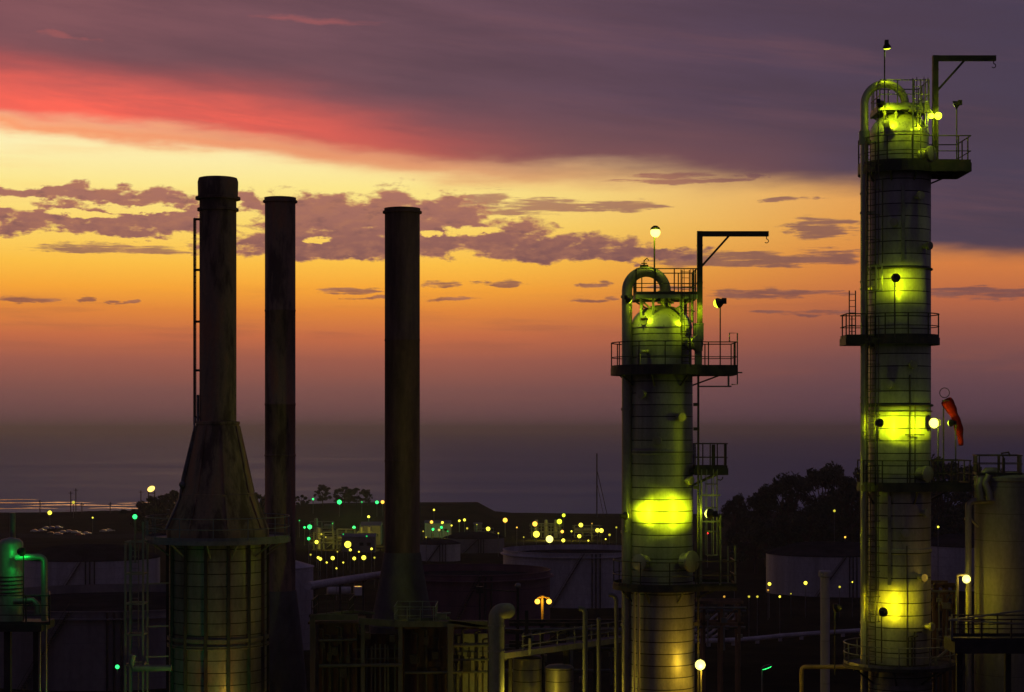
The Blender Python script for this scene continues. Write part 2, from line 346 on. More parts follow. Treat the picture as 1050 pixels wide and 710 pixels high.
# rest of the dome: overhead and behind the viewer it is deep dusk
front = (gy / hyp).step(0.2, 0.86); up = V.step(-60, -420)
dusk = wramp(gz, -1, 1, [(-1, (0.004, 0.003, 0.005, 1)), (-0.02, (0.012, 0.009, 0.016, 1)), (0.05, (0.038, 0.026, 0.046, 1)), (0.5, (0.032, 0.024, 0.050, 1)), (1.0, (0.026, 0.021, 0.046, 1))])
col = wmix(front, dusk, col); col = wmix(up, col, dusk)
bg = wt.nodes.new('ShaderNodeBackground'); wt.links.new(col, bg.inputs[0]); bg.inputs[1].default_value = 1.0
sky = wt.nodes.new('ShaderNodeTexSky'); sky.sky_type = 'NISHITA'; sky.sun_disc = False; sky.sun_elevation = math.radians(-2.0); sky.sun_rotation = math.radians(-8)
bg2 = wt.nodes.new('ShaderNodeBackground'); wt.links.new(sky.outputs[0], bg2.inputs[0]); bg2.inputs[1].default_value = 0.02
ad = wt.nodes.new('ShaderNodeAddShader'); wt.links.new(bg.outputs[0], ad.inputs[0]); wt.links.new(bg2.outputs[0], ad.inputs[1])
wo = wt.nodes.new('ShaderNodeOutputWorld'); wt.links.new(ad.outputs[0], wo.inputs[0])
sun = bpy.data.lights.new('sun', 'SUN'); sun.energy = 0.03; sun.specular_factor = 0.0; sun.angle = math.radians(12); sun.color = (1.0, 0.5, 0.2)
so = bpy.data.objects.new('sun', sun); C.objects.link(so)
so.rotation_euler = Vector((0.14, -1, -0.03)).to_track_quat('-Z', 'Y').to_euler()

# ------------------------------------------------------------------ sea and ground
m, nt, b = mat_new('sea_water')
b.inputs['Base Color'].default_value = (0.33, 0.44, 0.66, 1); b.inputs['Metallic'].default_value = 1.0; b.inputs['Specular Tint'].default_value = (0.35, 0.5, 0.75, 1)
f = noise(nt, 1.0, 6, stretch=(0.0010, 0.0022, 1), rough=0.7); f2 = noise(nt, 1.0, 5, stretch=(0.006, 0.016, 1), rough=0.7)
b.inputs['Specular IOR Level'].default_value = 0.5
rr = ramp(nt, mixc(nt, 0.35, f, f2), [(0.34, (0.36,) * 3), (0.68, (0.52,) * 3)]); nt.links.new(rr, b.inputs['Roughness'])
bump(nt, b, noise(nt, 0.12, 4, stretch=(0.5, 1.0, 1)), 0.5, 1.2)
s = MB(); n = 40
s.add([(-24000, 1150, 0), (24000, 1150, 0), (24000, 40000, 0), (-24000, 40000, 0)], [(0, 1, 2, 3)])
tag(s.build('sea', m, smooth=False), kind='structure')
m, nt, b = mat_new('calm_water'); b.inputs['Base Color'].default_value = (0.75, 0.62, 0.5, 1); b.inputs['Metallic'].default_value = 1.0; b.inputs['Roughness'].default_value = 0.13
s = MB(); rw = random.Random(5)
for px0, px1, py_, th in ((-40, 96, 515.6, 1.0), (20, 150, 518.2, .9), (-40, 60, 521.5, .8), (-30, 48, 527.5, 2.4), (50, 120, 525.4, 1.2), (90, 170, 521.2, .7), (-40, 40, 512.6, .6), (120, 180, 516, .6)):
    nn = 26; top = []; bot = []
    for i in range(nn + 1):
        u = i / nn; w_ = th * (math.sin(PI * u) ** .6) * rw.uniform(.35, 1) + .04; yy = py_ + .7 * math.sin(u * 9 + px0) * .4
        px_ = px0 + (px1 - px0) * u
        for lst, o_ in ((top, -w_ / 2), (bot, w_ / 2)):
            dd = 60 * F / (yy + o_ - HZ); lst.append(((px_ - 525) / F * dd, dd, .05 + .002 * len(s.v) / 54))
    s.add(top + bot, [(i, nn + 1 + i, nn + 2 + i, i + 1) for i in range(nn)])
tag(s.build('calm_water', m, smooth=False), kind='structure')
ys = [-600, -300, -100, -30, 0] + [10 * i for i in range(1, 127)]
xs = [-3000, -2000, -1200, -800] + [-520 + 10 * i for i in range(105)] + [800, 1200, 2000, 3000]
s = MB(); s.add([(x, y, hgt(x, y)) for y in ys for x in xs], [(j * len(xs) + i, j * len(xs) + i + 1, (j + 1) * len(xs) + i + 1, (j + 1) * len(xs) + i) for j in range(len(ys) - 1) for i in range(len(xs) - 1)])
tag(s.build('ground', GROUND), kind='structure')
def strip(name, pts, w, mat, lift=0.06):
    s = MB(); vs = []
    P = []
    for a, b in zip(pts, pts[1:]):
        nn = max(2, int((Vector(b) - Vector(a)).length / 6)); P += [Vector(a).lerp(Vector(b), i / nn) for i in range(nn)]
    P.append(Vector(pts[-1]))
    for i, p in enumerate(P):
        t = (P[min(i + 1, len(P) - 1)] - P[max(i - 1, 0)]).normalized(); nrm = Vector((-t.y, t.x))
        for k in (-0.5, -0.25, 0, 0.25, 0.5):
            q = p + nrm * w * k; vs.append((q.x, q.y, hgt(q.x, q.y) + lift + 0.12))
    s.add(vs, [(i * 5 + k, i * 5 + k + 1, i * 5 + k + 6, i * 5 + k + 5) for i in range(len(P) - 1) for k in range(4)])
    return tag(s.build(name, mat), kind='structure')
strip('road', [(-420, 820), (-230, 845), (-130, 860), (0, 870), (200, 880)], 9, ASPH)
strip('parking_lot', [(-300, 935), (-120, 935)], 34, ASPH)

# ------------------------------------------------------------------ plant building blocks
def outline(cx, cy, R, xr=None, hd=None, n=44, xl=None, hl=None):
    P = []
    for i in range(n):
        a = 2 * PI * i / n; x, y = R * math.cos(a), R * math.sin(a)
        if xr and x > 0 and abs(y) < hd: continue
        if xl and x < 0 and abs(y) < hl: continue
        P.append((x, y))
    def key(p): return math.atan2(p[1], p[0]) % (2 * PI)
    if xr: P += [(xr, hd), (xr, -hd), (math.sqrt(max(R * R - hd * hd, 0)), hd), (math.sqrt(max(R * R - hd * hd, 0)), -hd)]
    if xl: P += [(-xl, hl), (-xl, -hl), (-math.sqrt(max(R * R - hl * hl, 0)), hl), (-math.sqrt(max(R * R - hl * hl, 0)), -hl)]
    P.sort(key=key)
    # keep shoulder/corner order right where both lie on one bearing side
    return [(cx + x, cy + y) for x, y in P]
def railing(parent, poly, z, mat, h=1.15, r=0.03, step=1.5, closed=True, lab=None, mid=(0.55,), toe=True):
    s = MB(); pts = [Vector((x, y, 0)) for x, y in poly]; L = pts + ([pts[0]] if closed else [])
    for hh in list(mid) + [h]:
        for a, b in zip(L, L[1:]):
            s.tube([a + Z * (z + hh), b + Z * (z + hh)], r if hh == h else r * 0.8, 6)
    acc = step
    for a, b in zip(L, L[1:]):
        l = (b - a).length; t = 0
        while acc <= l - t + 1e-6:
            t += acc; acc = step; p = a.lerp(b, min(1, t / l)); s.bar(p + Z * z, p + Z * (z + h), r * 1.9)
        acc -= (l - t)
    if toe:
        for a, b in zip(L, L[1:]): s.bar(a + Z * (z + 0.07), b + Z * (z + 0.07), 0.012, 0.14)
    return s.build('railing', mat, parent)
def platform(parent, poly, z, cx, cy, rv, th=0.22, mat=None, rmat=None, h=1.15, brackets=7, step=1.5, r=0.03):
    s = MB().prism(poly, z - 0.06, z)
    P = [Vector((x, y, 0)) for x, y in poly]
    for a, b in zip(P, P[1:] + P[:1]): s.bar(a + Z * (z - th / 2 - 0.005), b + Z * (z - th / 2 - 0.005), 0.09, th)
    n = len(P)
    for k in range(brackets):
        p = P[int(n * k / brackets)]; v = (p - Vector((cx, cy, 0))); q = Vector((cx, cy, 0)) + v.normalized() * rv
        s.bar(q + Z * (z - 0.15), p + Z * (z - 0.15), 0.1, 0.16)
        if (p - q).length > 0.4: s.bar(q + Z * (z - 0.9), q.lerp(p, 0.85) + Z * (z - 0.22), 0.07)
    o = s.build('platform', mat or STEEL, parent)
    railing(o, poly, z, rmat or STEEL, h, r, step)
    return o
def ladder(parent, p0, z1, out, mat, cage=True, w=0.45, name='ladder', cage_from=2.2, rc=0.36, bars=5):
    p0 = Vector(p0); out = Vector(out).normalized(); side = Vector((-out.y, out.x, 0)); s = MB(); z0 = p0.z
    for k in (-1, 1): s.bar(p0 + side * (k * w / 2), Vector((p0.x, p0.y, z1)) + side * (k * w / 2), 0.05, 0.05)
    z = z0 + 0.3
    while z < z1: s.tube([Vector((p0.x, p0.y, z)) - side * w / 2, Vector((p0.x, p0.y, z)) + side * w / 2], 0.016, 5); z += 0.3
    o = s.build(name, mat, parent)
    if cage:
        c = MB(); z = z0 + cage_from
        def pt(a, zz): return Vector((p0.x, p0.y, zz)) + out * (rc * 0.9 + rc * math.sin(a)) * 1.0 + side * (rc * math.cos(a))
        A = [-0.35 + (PI + 0.7) * i / 10 for i in range(11)]
        while z <= z1: c.tube([pt(a, z) for a in A], 0.022, 5); z += 1.2
        for i in range(bars):
            a = A[0] + (A[-1] - A[0]) * i / (bars - 1); c.bar(pt(a, z0 + cage_from), pt(a, z1), 0.035, 0.035)
        c.build('cage', mat, o)
    return o
def manway(parent, pos, direction, r=0.35, depth=0.45, mat=None):
    M = aim_matrix(pos, Vector(pos) + Vector(direction)); s = MB()
    s.lathe([(r, -depth), (r, 0), (r * 1.28, 0.0), (r * 1.28, 0.07), (r * 1.25, 0.075), (r * 1.25, 0.085), (r * 1.28, 0.09), (r * 1.28, 0.17), (r * 0.9, 0.2), (0.01, 0.22)], seg=24, M=M)
    for k in range(12):
        a = 2 * PI * k / 12; p = M @ Vector((r * 1.15 * math.cos(a), r * 1.15 * math.sin(a), 0.12)); s.sphere(p, 0.035, 6)
    return s.build('manway', mat or PIPE, parent)
def floodlight(label, pos, target, base, color='YG', power=0, cone=80, r=0.22, housing=None, name='floodlight', group='floodlights on the columns', tint=None, pole=True, bulge=0.16, blend=1.0, wide=1.5, spill=0.035):
    pos, target, base = Vector(pos), Vector(target), Vector(base)
    t = thing(name, label, 'floodlight', base, group)
    M = aim_matrix(pos, target); s = MB()
    s.lathe([(r * 0.35, -r * 1.5), (r * 0.5, -r * 1.45), (r * 0.55, -r * 0.9), (r * 0.95, -r * 0.25), (r * 1.02, 0.0), (r * 1.02, r * 0.12), (r * 0.93, r * 0.12), (r * 0.9, -r * 0.05)], seg=20, M=M, cap=False)
    s.lathe([(r * 0.34, -r * 1.5), (0.0, -r * 1.5)], seg=20, M=M, cap=False)
    s.box(M @ Vector((0, 0, -r * 1.25)), r * 0.9, r * 0.9, r * 1.1)
    s.build('housing', housing or STEEL, t)
    l = MB().lathe([(r * 0.89, 0.0), (r * 0.8, r * bulge * .55), (r * 0.5, r * bulge * .88), (0.0, r * bulge)], seg=20, M=M, cap=False); lm = LMAT[color]
    l.build('lens', lm, t)
    if pole:
        p = MB(); yb = M @ Vector((0, 0, -r * 1.2))
        p.tube([base, Vector((base.x, base.y, yb.z - r * 0.5)), yb], 0.032, 6); p.build('pole', STEEL, t)
    if power:
        ld = bpy.data.lights.new('floodlight_beam', 'SPOT'); ld.energy = power; ld.color = tint or LCOL[color]; ld.spot_size = math.radians(cone); ld.spot_blend = blend; ld.shadow_soft_size = r * 0.6
        lo = bpy.data.objects.new('floodlight_beam', ld); C.objects.link(lo); lo.parent = t
        wp = M @ Vector((0, 0, r * (bulge + .14))); lo.location = wp - base; lo.rotation_euler = (target - pos).to_track_quat('-Z', 'Y').to_euler(); lo.scale = (wide, 0.75, 1)
        lp2 = bpy.data.lights.new('lens_spill', 'POINT'); lp2.energy = power * spill; c3 = tint or LCOL[color]; lp2.color = (c3[0] * .92, c3[1], c3[2]); lp2.shadow_soft_size = r * .8
        l2 = bpy.data.objects.new('lens_spill', lp2); C.objects.link(l2); l2.parent = t; l2.location = M @ Vector((0, 0, r * (bulge + 1.0))) - base
    return t
def bulb_lamp(label, pos, base, color, r, power=0, name='post_lamp', group=None, cat='lamp', pole_r=0.04, cap=True, pmat=None, tint=None):
    pos, base = Vector(pos), Vector(base); t = thing(name, label, cat, base, group)
    p = MB(); top = Vector((base.x, base.y, pos.z + r * 0.9))
    p.tube([base, top], pole_r, 6)
    if (Vector((pos.x, pos.y, 0)) - Vector((base.x, base.y, 0))).length > 0.05: p.tube([top, Vector((pos.x, pos.y, pos.z + r * 1.15))], pole_r * 0.8, 6)
    p.build('pole', pmat or GALV, t)
    MB().sphere(pos, r, 14).build('globe', LMAT[color], t)
    if cap: MB().lathe([(r * 1.02, pos.z + r * 0.55), (r * 0.9, pos.z + r * 0.95), (r * 0.4, pos.z + r * 1.35), (0, pos.z + r * 1.4)], pos.x, pos.y, 14).build('cap', STEEL, t)
    if power:
        ld = bpy.data.lights.new('lamp_glow', 'POINT'); ld.energy = power; ld.color = tint or LCOL[color]; ld.shadow_soft_size = r
        lo = bpy.data.objects.new('lamp_glow', ld); C.objects.link(lo); lo.parent = t; lo.location = pos - base + Vector((0, -r * 1.3, -r * 0.3))
    return t
def davit(parent, px, ybot, ytop, xend, d, hook=True, wpx=5.5):
    k = d / F; s = MB(); a = W(px, ybot, d); t = W(px, ytop, d); e = W(xend, ytop, d); w = wpx * k
    s.bar(a, t + Z * w * 0.5, w, w); s.bar(t + X * w * 0.5, e, w * 0.9, w * 0.95)
    s.bar(W(px, ytop + 33, d) + X * w * .4, W(px + 30, ytop + 2, d), w * 0.38, w * 0.38)
    for yy in (ytop + 12, ytop + 50): s.box(W(px, yy, d), w * 1.12, w * 1.12, 0.05)
    o = s.build('davit', STEEL, parent)
    h = MB(); p = e - X * 0.1 - Z * w * 0.45
    h.tube([p, p - Z * 0.14], 0.022, 6); h.tube(arc(p - Z * 0.24, 0.1, PI / 2, -PI * 0.8, 10, X, Z), 0.022, 6); h.build('hook', STEEL, o)
    return o

# ------------------------------------------------------------------ LEFT DISTILLATION COLUMN (about 100 m off)
d = 100.0; k = d / F; ax = W(678, 0, d).x; ay = d; rv = 32.5 * k
zof = lambda py, dd=d: CAMZ + (HZ - py) / F * dd
gb = hgt(ax, ay)
col1 = thing('distillation_column', 'shorter metal clad column with pipe looped over its domed top, yellow floodlit band at mid height', 'column', (ax, ay, gb))
z_t = zof(337); hd_ = 23 * k
dome = lambda rr, zb, h: [(rr * math.cos(PI / 2 * i / 10), zb + h * math.sin(PI / 2 * i / 10)) for i in range(1, 11)]
MB().lathe([(rv * 1.05, gb - 1), (rv * 1.05, zof(604)), (rv, zof(603)), (rv, zof(466)), (rv * 1.03, zof(465.5)), (rv * 1.03, zof(462)), (rv, zof(461.5)), (rv * 0.985, zof(386)), (rv * 0.96, zof(384)), (rv * 0.96, z_t)], ax, ay, 64).build('shell', CLAD, col1)
dm_ = MB().lathe([(rv * 0.96, z_t + 0.004), (rv * 0.985, z_t + 0.006), (rv * 0.985, z_t + 0.05)] + dome(rv * 0.965, z_t + 0.05, hd_), ax, ay, 64).build('domed_head', worn('polished_head_cladding', (0.34, 0.33, 0.3), (0.46, 0.45, 0.42), (0.54, 0.52, 0.48), 0.5, (1, 1, 0.3), 0.34, 0.45, bstr=0), col1)
lug = MB(); lp = W(660, 330, 98.7)
lug.box(lp, 0.28, 0.1, 0.34); lug.lathe([(0.14, -0.05), (0.14, 0.05)], seg=16, M=Matrix.Translation(lp + Z * 0.17) @ Matrix.Rotation(PI / 2, 4, 'X')); lug.build('lifting_lug', PIPE, col1)
# overhead vapour pipe
rp = 5.4 * k; xl = W(642.5, 0, d).x; xr_ = W(682, 0, d).x; xc = (xl + xr_) / 2; rb = (xr_ - xl) / 2; zb = zof(299)
yo = ay - 0.35
pts = [Vector((xl, yo, gb - 0.5)), Vector((xl, yo, zof(600))), Vector((xl, yo, zb))] + arc((xc, yo, zb), rb, PI, 0, 18, X, Z)[1:] + [Vector((xr_, yo, zof(312))), Vector((xr_, yo, zof(318)))]
vp = MB().tube(pts, rp, 20)
for yy in (305, 420, 545, 640): vp.lathe([(rp, zof(yy) - 0.07), (rp * 1.18, zof(yy) - 0.065), (rp * 1.18, zof(yy) + 0.065), (rp, zof(yy) + 0.07)], xl, yo, 20)
for yy in (300, 311): vp.lathe([(rp, zof(yy) - 0.05), (rp * 1.55, zof(yy) - 0.045), (rp * 1.55, zof(yy) + 0.045), (rp, zof(yy) + 0.05)], xr_, yo, 20)
for yy in (412, 445, 540): vp.bar((xl - 0.25, yo, zof(yy)), (ax - rv * 0.6, yo + 0.1, zof(yy)), 0.1, 0.14)
vp.build('overhead_pipe', PIPE, col1)
vt = MB(); q = Vector((W(660, 0, d).x, yo, zof(278))); vt.tube([q - Z * 0.1, q + Z * 0.3], 0.05, 8); vt.box(q + Z * 0.22, 0.42, 0.2, 0.12); vt.tube([q + Z * 0.3, q + Z * 0.5, q + Z * 0.62 + X * 0.15, q + Z * 0.5 + X * 0.24], 0.03, 6); vt.tube(arc(q + Z * 0.36, 0.14, 0, 2 * PI, 14, X, Y), 0.02, 5); vt.build('vent_valve', STEEL, col1)
# top service platform
tp = [(W(651, 0, d).x, ay - 1.45), (W(712, 0, d).x, ay - 1.45), (W(712, 0, d).x, ay + 1.45), (W(651, 0, d).x, ay + 1.45)]
topdeck = platform(col1, tp, zof(304), ax, ay, 0.4, 0.2, GREY, STEEL, 26 * k, brackets=4, step=0.95)
lg = MB()
for px_, dy in ((656, -1.0), (668, -1.2), (697, -1.1), (708, -0.9), (660, 1.1), (705, 1.0)):
    lg.bar((W(px_, 0, d).x, ay + dy, zof(304) - 0.2), (W(px_, 0, d).x, ay + dy, zof(332)), 0.12 if px_ != 697 else 0.2, 0.12)
lg.build('platform_leg', GREY, col1)
# davit crane
davit(col1, 717.5, 360, 240, 788, 98.9)
bx = MB().box(W(716, 341, 98.9), 10 * k, 0.5, 17 * k); bx.box(W(716, 341, 98.9) + Z * 8.6 * k, 11 * k, 0.56, 0.04); bx.box(W(716, 365, 98.9), 7 * k, 0.35, 31 * k); bx.build('davit_socket', GREY, col1)
# main platform with its extension on the right
pl = outline(ax, ay, 51 * k, 74.5 * k, 1.35)
mp = platform(col1, pl, zof(378), ax, ay, rv, 0.36, STEEL, STEEL, 26 * k, step=1.35)
g = MB(); p = W(750, 0, 98.7); xg = p.x
g.tube([(xg, 98.7, zof(395)), (xg + .3, 98.7, zof(395)), (xg + .3, 98.7, zof(343)), (xg - .1, 98.7, zof(343)), (xg - .1, 98.7, zof(352))], 0.035, 6)
g.bar((xg - .2, 98.7, zof(383)), (xg + .55, 98.7, zof(383)), 0.07); g.bar((W(716, 0, 98.7).x, 98.7, zof(397)), (xg, 98.7, zof(397)), 0.07); g.bar((xg - .15, 98.7, zof(397)), (xg - .15, 98.7, zof(386)), 0.09)
g.build('safety_gate', GALV, mp)
manway(col1, W(713.5, 352, 98.7), (0.75, -0.62, 0), 0.33)
sp1 = MB(); q = W(655, 376, 98.3); sp1.tube([q, W(655, 364, 98.3)] + arc(W(658.5, 364, 98.3), 3.5 * k, PI, PI / 2, 6, X, Z) + [W(664, 360.5, 98.6)], 0.1, 10); sp1.build('nozzle_pipe', PIPE, col1)
ladder(col1, (W(703, 0, 98.2).x, 98.15, zof(378)), zof(280), (0.3, -1, 0), STEEL, True, 0.4, cage_from=1.6, rc=.36, bars=5)
# pipes running down
dp = MB(); dp.tube([W(716, 386, 98.5), W(716, 700, 98.5), Vector((W(716, 0, 98.5).x, 98.5, gb))], 0.055, 8)
for yy in (415, 440, 500, 640): dp.box(W(714, yy, 98.5), 0.3, 0.12, 0.16)
dp.build('drain_pipe', STEEL, col1)
MB().tube([W(655, 605, 98.2), W(655, 720, 98.2), Vector((W(655, 0, 98.2).x, 98.2, gb))], 0.07, 8).build('riser_pipe', PIPE, col1); dp2 = MB(); dp2.tube([W(650.5, 600, 98.5), W(650.5, 720, 98.5), Vector((W(650.5, 0, 98.5).x, 98.5, gb))], 0.06, 8)
dp2.build('riser_pipe', PIPE, col1)
# side landing and caged ladder
sl = [(W(711, 0, d).x, ay - 1.1), (W(743.5, 0, d).x, ay - 1.1), (W(743.5, 0, d).x, ay + 0.7), (W(711, 0, d).x, ay + 0.7)]
platform(col1, sl, zof(480), ax, ay, rv, 0.34, STEEL, STEEL, 25 * k, brackets=4, step=0.75)
ex = MB(); ex.tube([W(741, 489, 98.9), W(741, 491, 98.9), W(739, 492.5, 98.9), W(736, 492, 98.9)], 0.03, 6); ex.bar(W(731.5, 456, 98.9), W(731.5, 481, 98.9), 0.17); ex.build('landing_post', STEEL, col1)
ladder(col1, (W(719, 0, 99).x, 99.0, zof(600)), zof(481), (1, 0, 0), GALV, True, 0.5, cage_from=1.6, rc=0.44, bars=6)
fr = MB()
for px_ in (718.5, 738.5): fr.bar(W(px_, 600, 98.6), W(px_, 508 if px_ < 730 else 528, 98.6), 0.09)
for yy in (508, 535): fr.bar(W(718.5, yy, 98.6), W(738.5, yy, 98.6), 0.08)
fr.build('ladder_frame', GALV, col1)
# lower platform
pl2 = outline(ax, ay, 49 * k, 74 * k, 1.35)
lp_ = platform(col1, pl2, zof(599), ax, ay, rv, 0.24, STEEL, STEEL, 25 * k, step=1.5)
g = MB(); g.tube([W(746.5, 598, 98.7), W(746.5, 560, 98.7), W(754, 560, 98.7), W(754, 601, 98.7)], 0.045, 6); g.build('safety_gate', GALV, lp_)
manway(col1, W(657, 577, 98.1), (-0.62, -0.78, 0), 0.34, 0.4); manway(col1, W(707.5, 576, 98.1), (0.7, -0.7, 0), 0.42, 0.4)
def nozzle(par, axx, ayy, rr, ang, zq, r=.14):
    ca, sa = math.cos(ang), math.sin(ang); M = aim_matrix((axx + rr * ca, ayy + rr * sa, zq), (axx + 3 * rr * ca, ayy + 3 * rr * sa, zq))
    MB().lathe([(r, -.05), (r, .26), (r * 1.7, .26), (r * 1.7, .34), (r * 1.6, .345), (r * 1.6, .42), (0, .43)], seg=16, M=M).build('nozzle', PIPE, par)
for a_, py_ in ((-2.2, 405), (-1.1, 428), (-1.75, 452), (-.8, 492)  ): nozzle(col1, ax, ay, rv, a_, zof(py_))
# its lamps
YGT = (0.78, 1.0, 0.004); GRT = (0.74, 1.0, 0.006)
floodlight('floodlight on the short column, right of its bright band beside the caged ladder', W(728, 527, 96.6), W(686, 526, 98.4), W(738, 598, 98.0), 'W', 1250, 76, 0.26, tint=YGT, bulge=1.0, wide=1.6, spill=.022)
floodlight('floodlight clamped to the pipe, left of the bright band of the short column', W(641.5, 529, 97.5), W(673, 526, 98.4), W(640.8, 546, 99.0), 'YG', 1000, 84, 0.2, tint=YGT, bulge=.7, wide=2.0, spill=.022)
floodlight('floodlight on two tall posts over the right end of the short column platform', W(736.5, 311, 97.8), W(696, 326, 98.8), W(738.5, 378, 98.0), 'YG', 420, 92, 0.26, tint=GRT, wide=1.0, bulge=.9)
floodlight('small floodlight on the loop pipe, left of the short column dome', W(645, 308, 98.0), W(668, 328, 98.8), W(642, 312, 99.0), 'YG', 210, 104, 0.19, tint=GRT, wide=1.0, bulge=.6)
bulb_lamp('bright globe lamp with dark cap on a tall post above the short column', W(672, 238.5, 99.3), W(671, 305, 99.3), 'W', 0.25, 170, group='floodlights on the columns', tint=YGT, pmat=STEEL)
bulb_lamp('glaring sodium lamp low down against the right foot of the short column', W(718, 682, 98.0), W(719, 700, 98.2) - Z * 10, 'W', 0.26, 230, group='floodlights on the columns', tint=(1, 0.6, 0.03), cap=False)

# ------------------------------------------------------------------ RIGHT DISTILLATION COLUMN (taller)
d = 95.0; k = d / F; ax2 = W(922, 0, d).x; ay2 = d; r2 = 32 * k; gb2 = hgt(ax2, ay2)
zo = lambda py, dd=95.0: CAMZ + (HZ - py) / F * dd
col2 = thing('distillation_column', 'tallest metal clad column on the right, ringed by platforms and four floodlit bands', 'column', (ax2, ay2, gb2))
MB().lathe([(r2 * 1.03, gb2 - 1), (r2 * 1.03, zo(700)), (r2, zo(699)), (r2, zo(567)), (r2 * 1.03, zo(566)), (r2 * 1.03, zo(562)), (r2, zo(561)), (r2, zo(180)), (r2 * 0.93, zo(176)), (r2 * 0.93, zo(139))], ax2, ay2, 64).build('shell', CLAD, col2)
MB().lathe([(r2 * 0.93, zo(139) + .004), (r2 * 0.95, zo(139) + .006), (r2 * 0.95, zo(139) + .05)] + dome(r2 * 0.935, zo(139) + .05, 22 * k), ax2, ay2, 64).build('domed_head', bpy.data.materials['polished_head_cladding'], col2)
rp = 4.1 * k; xl = W(884.5, 0, d).x; xr_ = W(926, 0, d).x; xc = (xl + xr_) / 2; rb = (xr_ - xl) / 2; zb = zo(109); yo2 = ay2 - 0.5
pts = [Vector((xl, yo2, gb2 - .5)), Vector((xl, yo2, zo(500))), Vector((xl, yo2, zb))] + arc((xc, yo2, zb), rb, PI, 0, 18, X, Z)[1:] + [Vector((xr_, yo2, zo(124)))]
vp = MB().tube(pts, rp, 20)
for yy in (136, 200, 290, 408, 548, 608, 650): vp.lathe([(rp, zo(yy) - .05), (rp * 1.16, zo(yy) - .045), (rp * 1.16, zo(yy) + .045), (rp, zo(yy) + .05)], xl, yo2, 20)
vp.lathe([(rp, zo(116) - .05), (rp * 1.5, zo(116) - .045), (rp * 1.5, zo(116) + .045), (rp, zo(116) + .05)], xr_, yo2, 20)
for yy in (147, 220, 297, 415, 473, 550, 637): vp.bar((xl - .22, yo2 - .05, zo(yy)), (ax2 - r2 * 0.7, yo2 + .1, zo(yy)), 0.08, 0.12)
vp.build('overhead_pipe', PIPE, col2)
cgp = MB(); cgp.lathe([(rp * 1.35, zo(150)), (rp * 1.35, zo(136.5))], xl, yo2, 20); cgp.build('pipe_collar', GREY, col2)
tp = [(W(898, 0, d).x, ay2 - 1.3), (W(947, 0, d).x, ay2 - 1.3), (W(947, 0, d).x, ay2 + 1.3), (W(898, 0, d).x, ay2 + 1.3)]
platform(col2, tp, zo(113), ax2, ay2, 0.4, 0.2, GREY, GALV, 26 * k, brackets=4, step=0.8)
lg = MB()
for px_, dy in ((904, -1.0), (914, -1.1), (936, -1.1), (944, -0.9), (905, 1.0), (942, 1.0)): lg.bar((W(px_, 0, d).x, ay2 + dy, zo(113) - .2), (W(px_, 0, d).x, ay2 + dy, zo(134)), 0.1)
lg.build('platform_leg', GREY, col2)
sp2 = MB(); sp2.lathe([(0.12, -.3), (0.12, 0), (0.17, 0), (0.17, 0.08), (0.08, 0.1)], seg=16, M=aim_matrix(W(908.5, 127, 93.5), W(908.5, 129, 90))); sp2.tube([W(932, 112, 93.6), W(953, 114, 93.6), W(955, 118, 93.6)], 0.12, 10); sp2.build('nozzle_pipe', PIPE, col2)
davit(col2, 959, 165, 60, 1021, 93.9, wpx=5.6)
pl = outline(ax2, ay2, 41 * k, 66 * k, 1.5)
mp2 = platform(col2, pl, zo(171), ax2, ay2, r2 * .95, 0.42, STEEL, STEEL, 27 * k, step=1.2)
manway(col2, W(953, 158, 93.6), (0.72, -0.7, 0), 0.3)
ladder(col2, (W(940, 0, 93.3).x, 93.25, zo(171)), zo(88), (0.3, -1, 0), GALV, True, 0.4, cage_from=1.6, rc=.36, bars=5)
# second platform, out to the left
pl = outline(ax2, ay2, 40 * k, None, None, xl=57 * k, hl=0.9)
platform(col2, pl, zo(347), ax2, ay2, r2, 0.34, STEEL, STEEL, 24 * k, step=1.1)
ladder(col2, (W(875.5, 0, 94).x, 94.4, zo(347)), zo(299), (0, 1, 0), STEEL, False, 0.3, 'short_ladder')
# ring rail above the third lamp band
s = MB(); s.tube(ring(ax2, ay2, zo(416), r2 + 0.06), 0.06, 8, True); s.tube(ring(ax2, ay2, zo(422), r2 + 0.05), 0.03, 6, True)
s.tube(ring(ax2, ay2, zo(277), r2 + 0.05), 0.05, 8, True); s.build('stiffener_ring', STEEL, col2)
pl = outline(ax2, ay2, 42 * k, 67 * k, 1.4)
platform(col2, pl, zo(497), ax2, ay2, r2, 0.3, STEEL, STEEL, 25 * k, step=1.2)
manway(col2, W(949, 486, 93.4), (0.6, -0.78, 0), 0.3)
pl = outline(ax2, ay2, 56 * k)
platform(col2, pl, zo(680), ax2, ay2, r2, 0.16, STEEL, GALV, 21 * k, step=1.5)
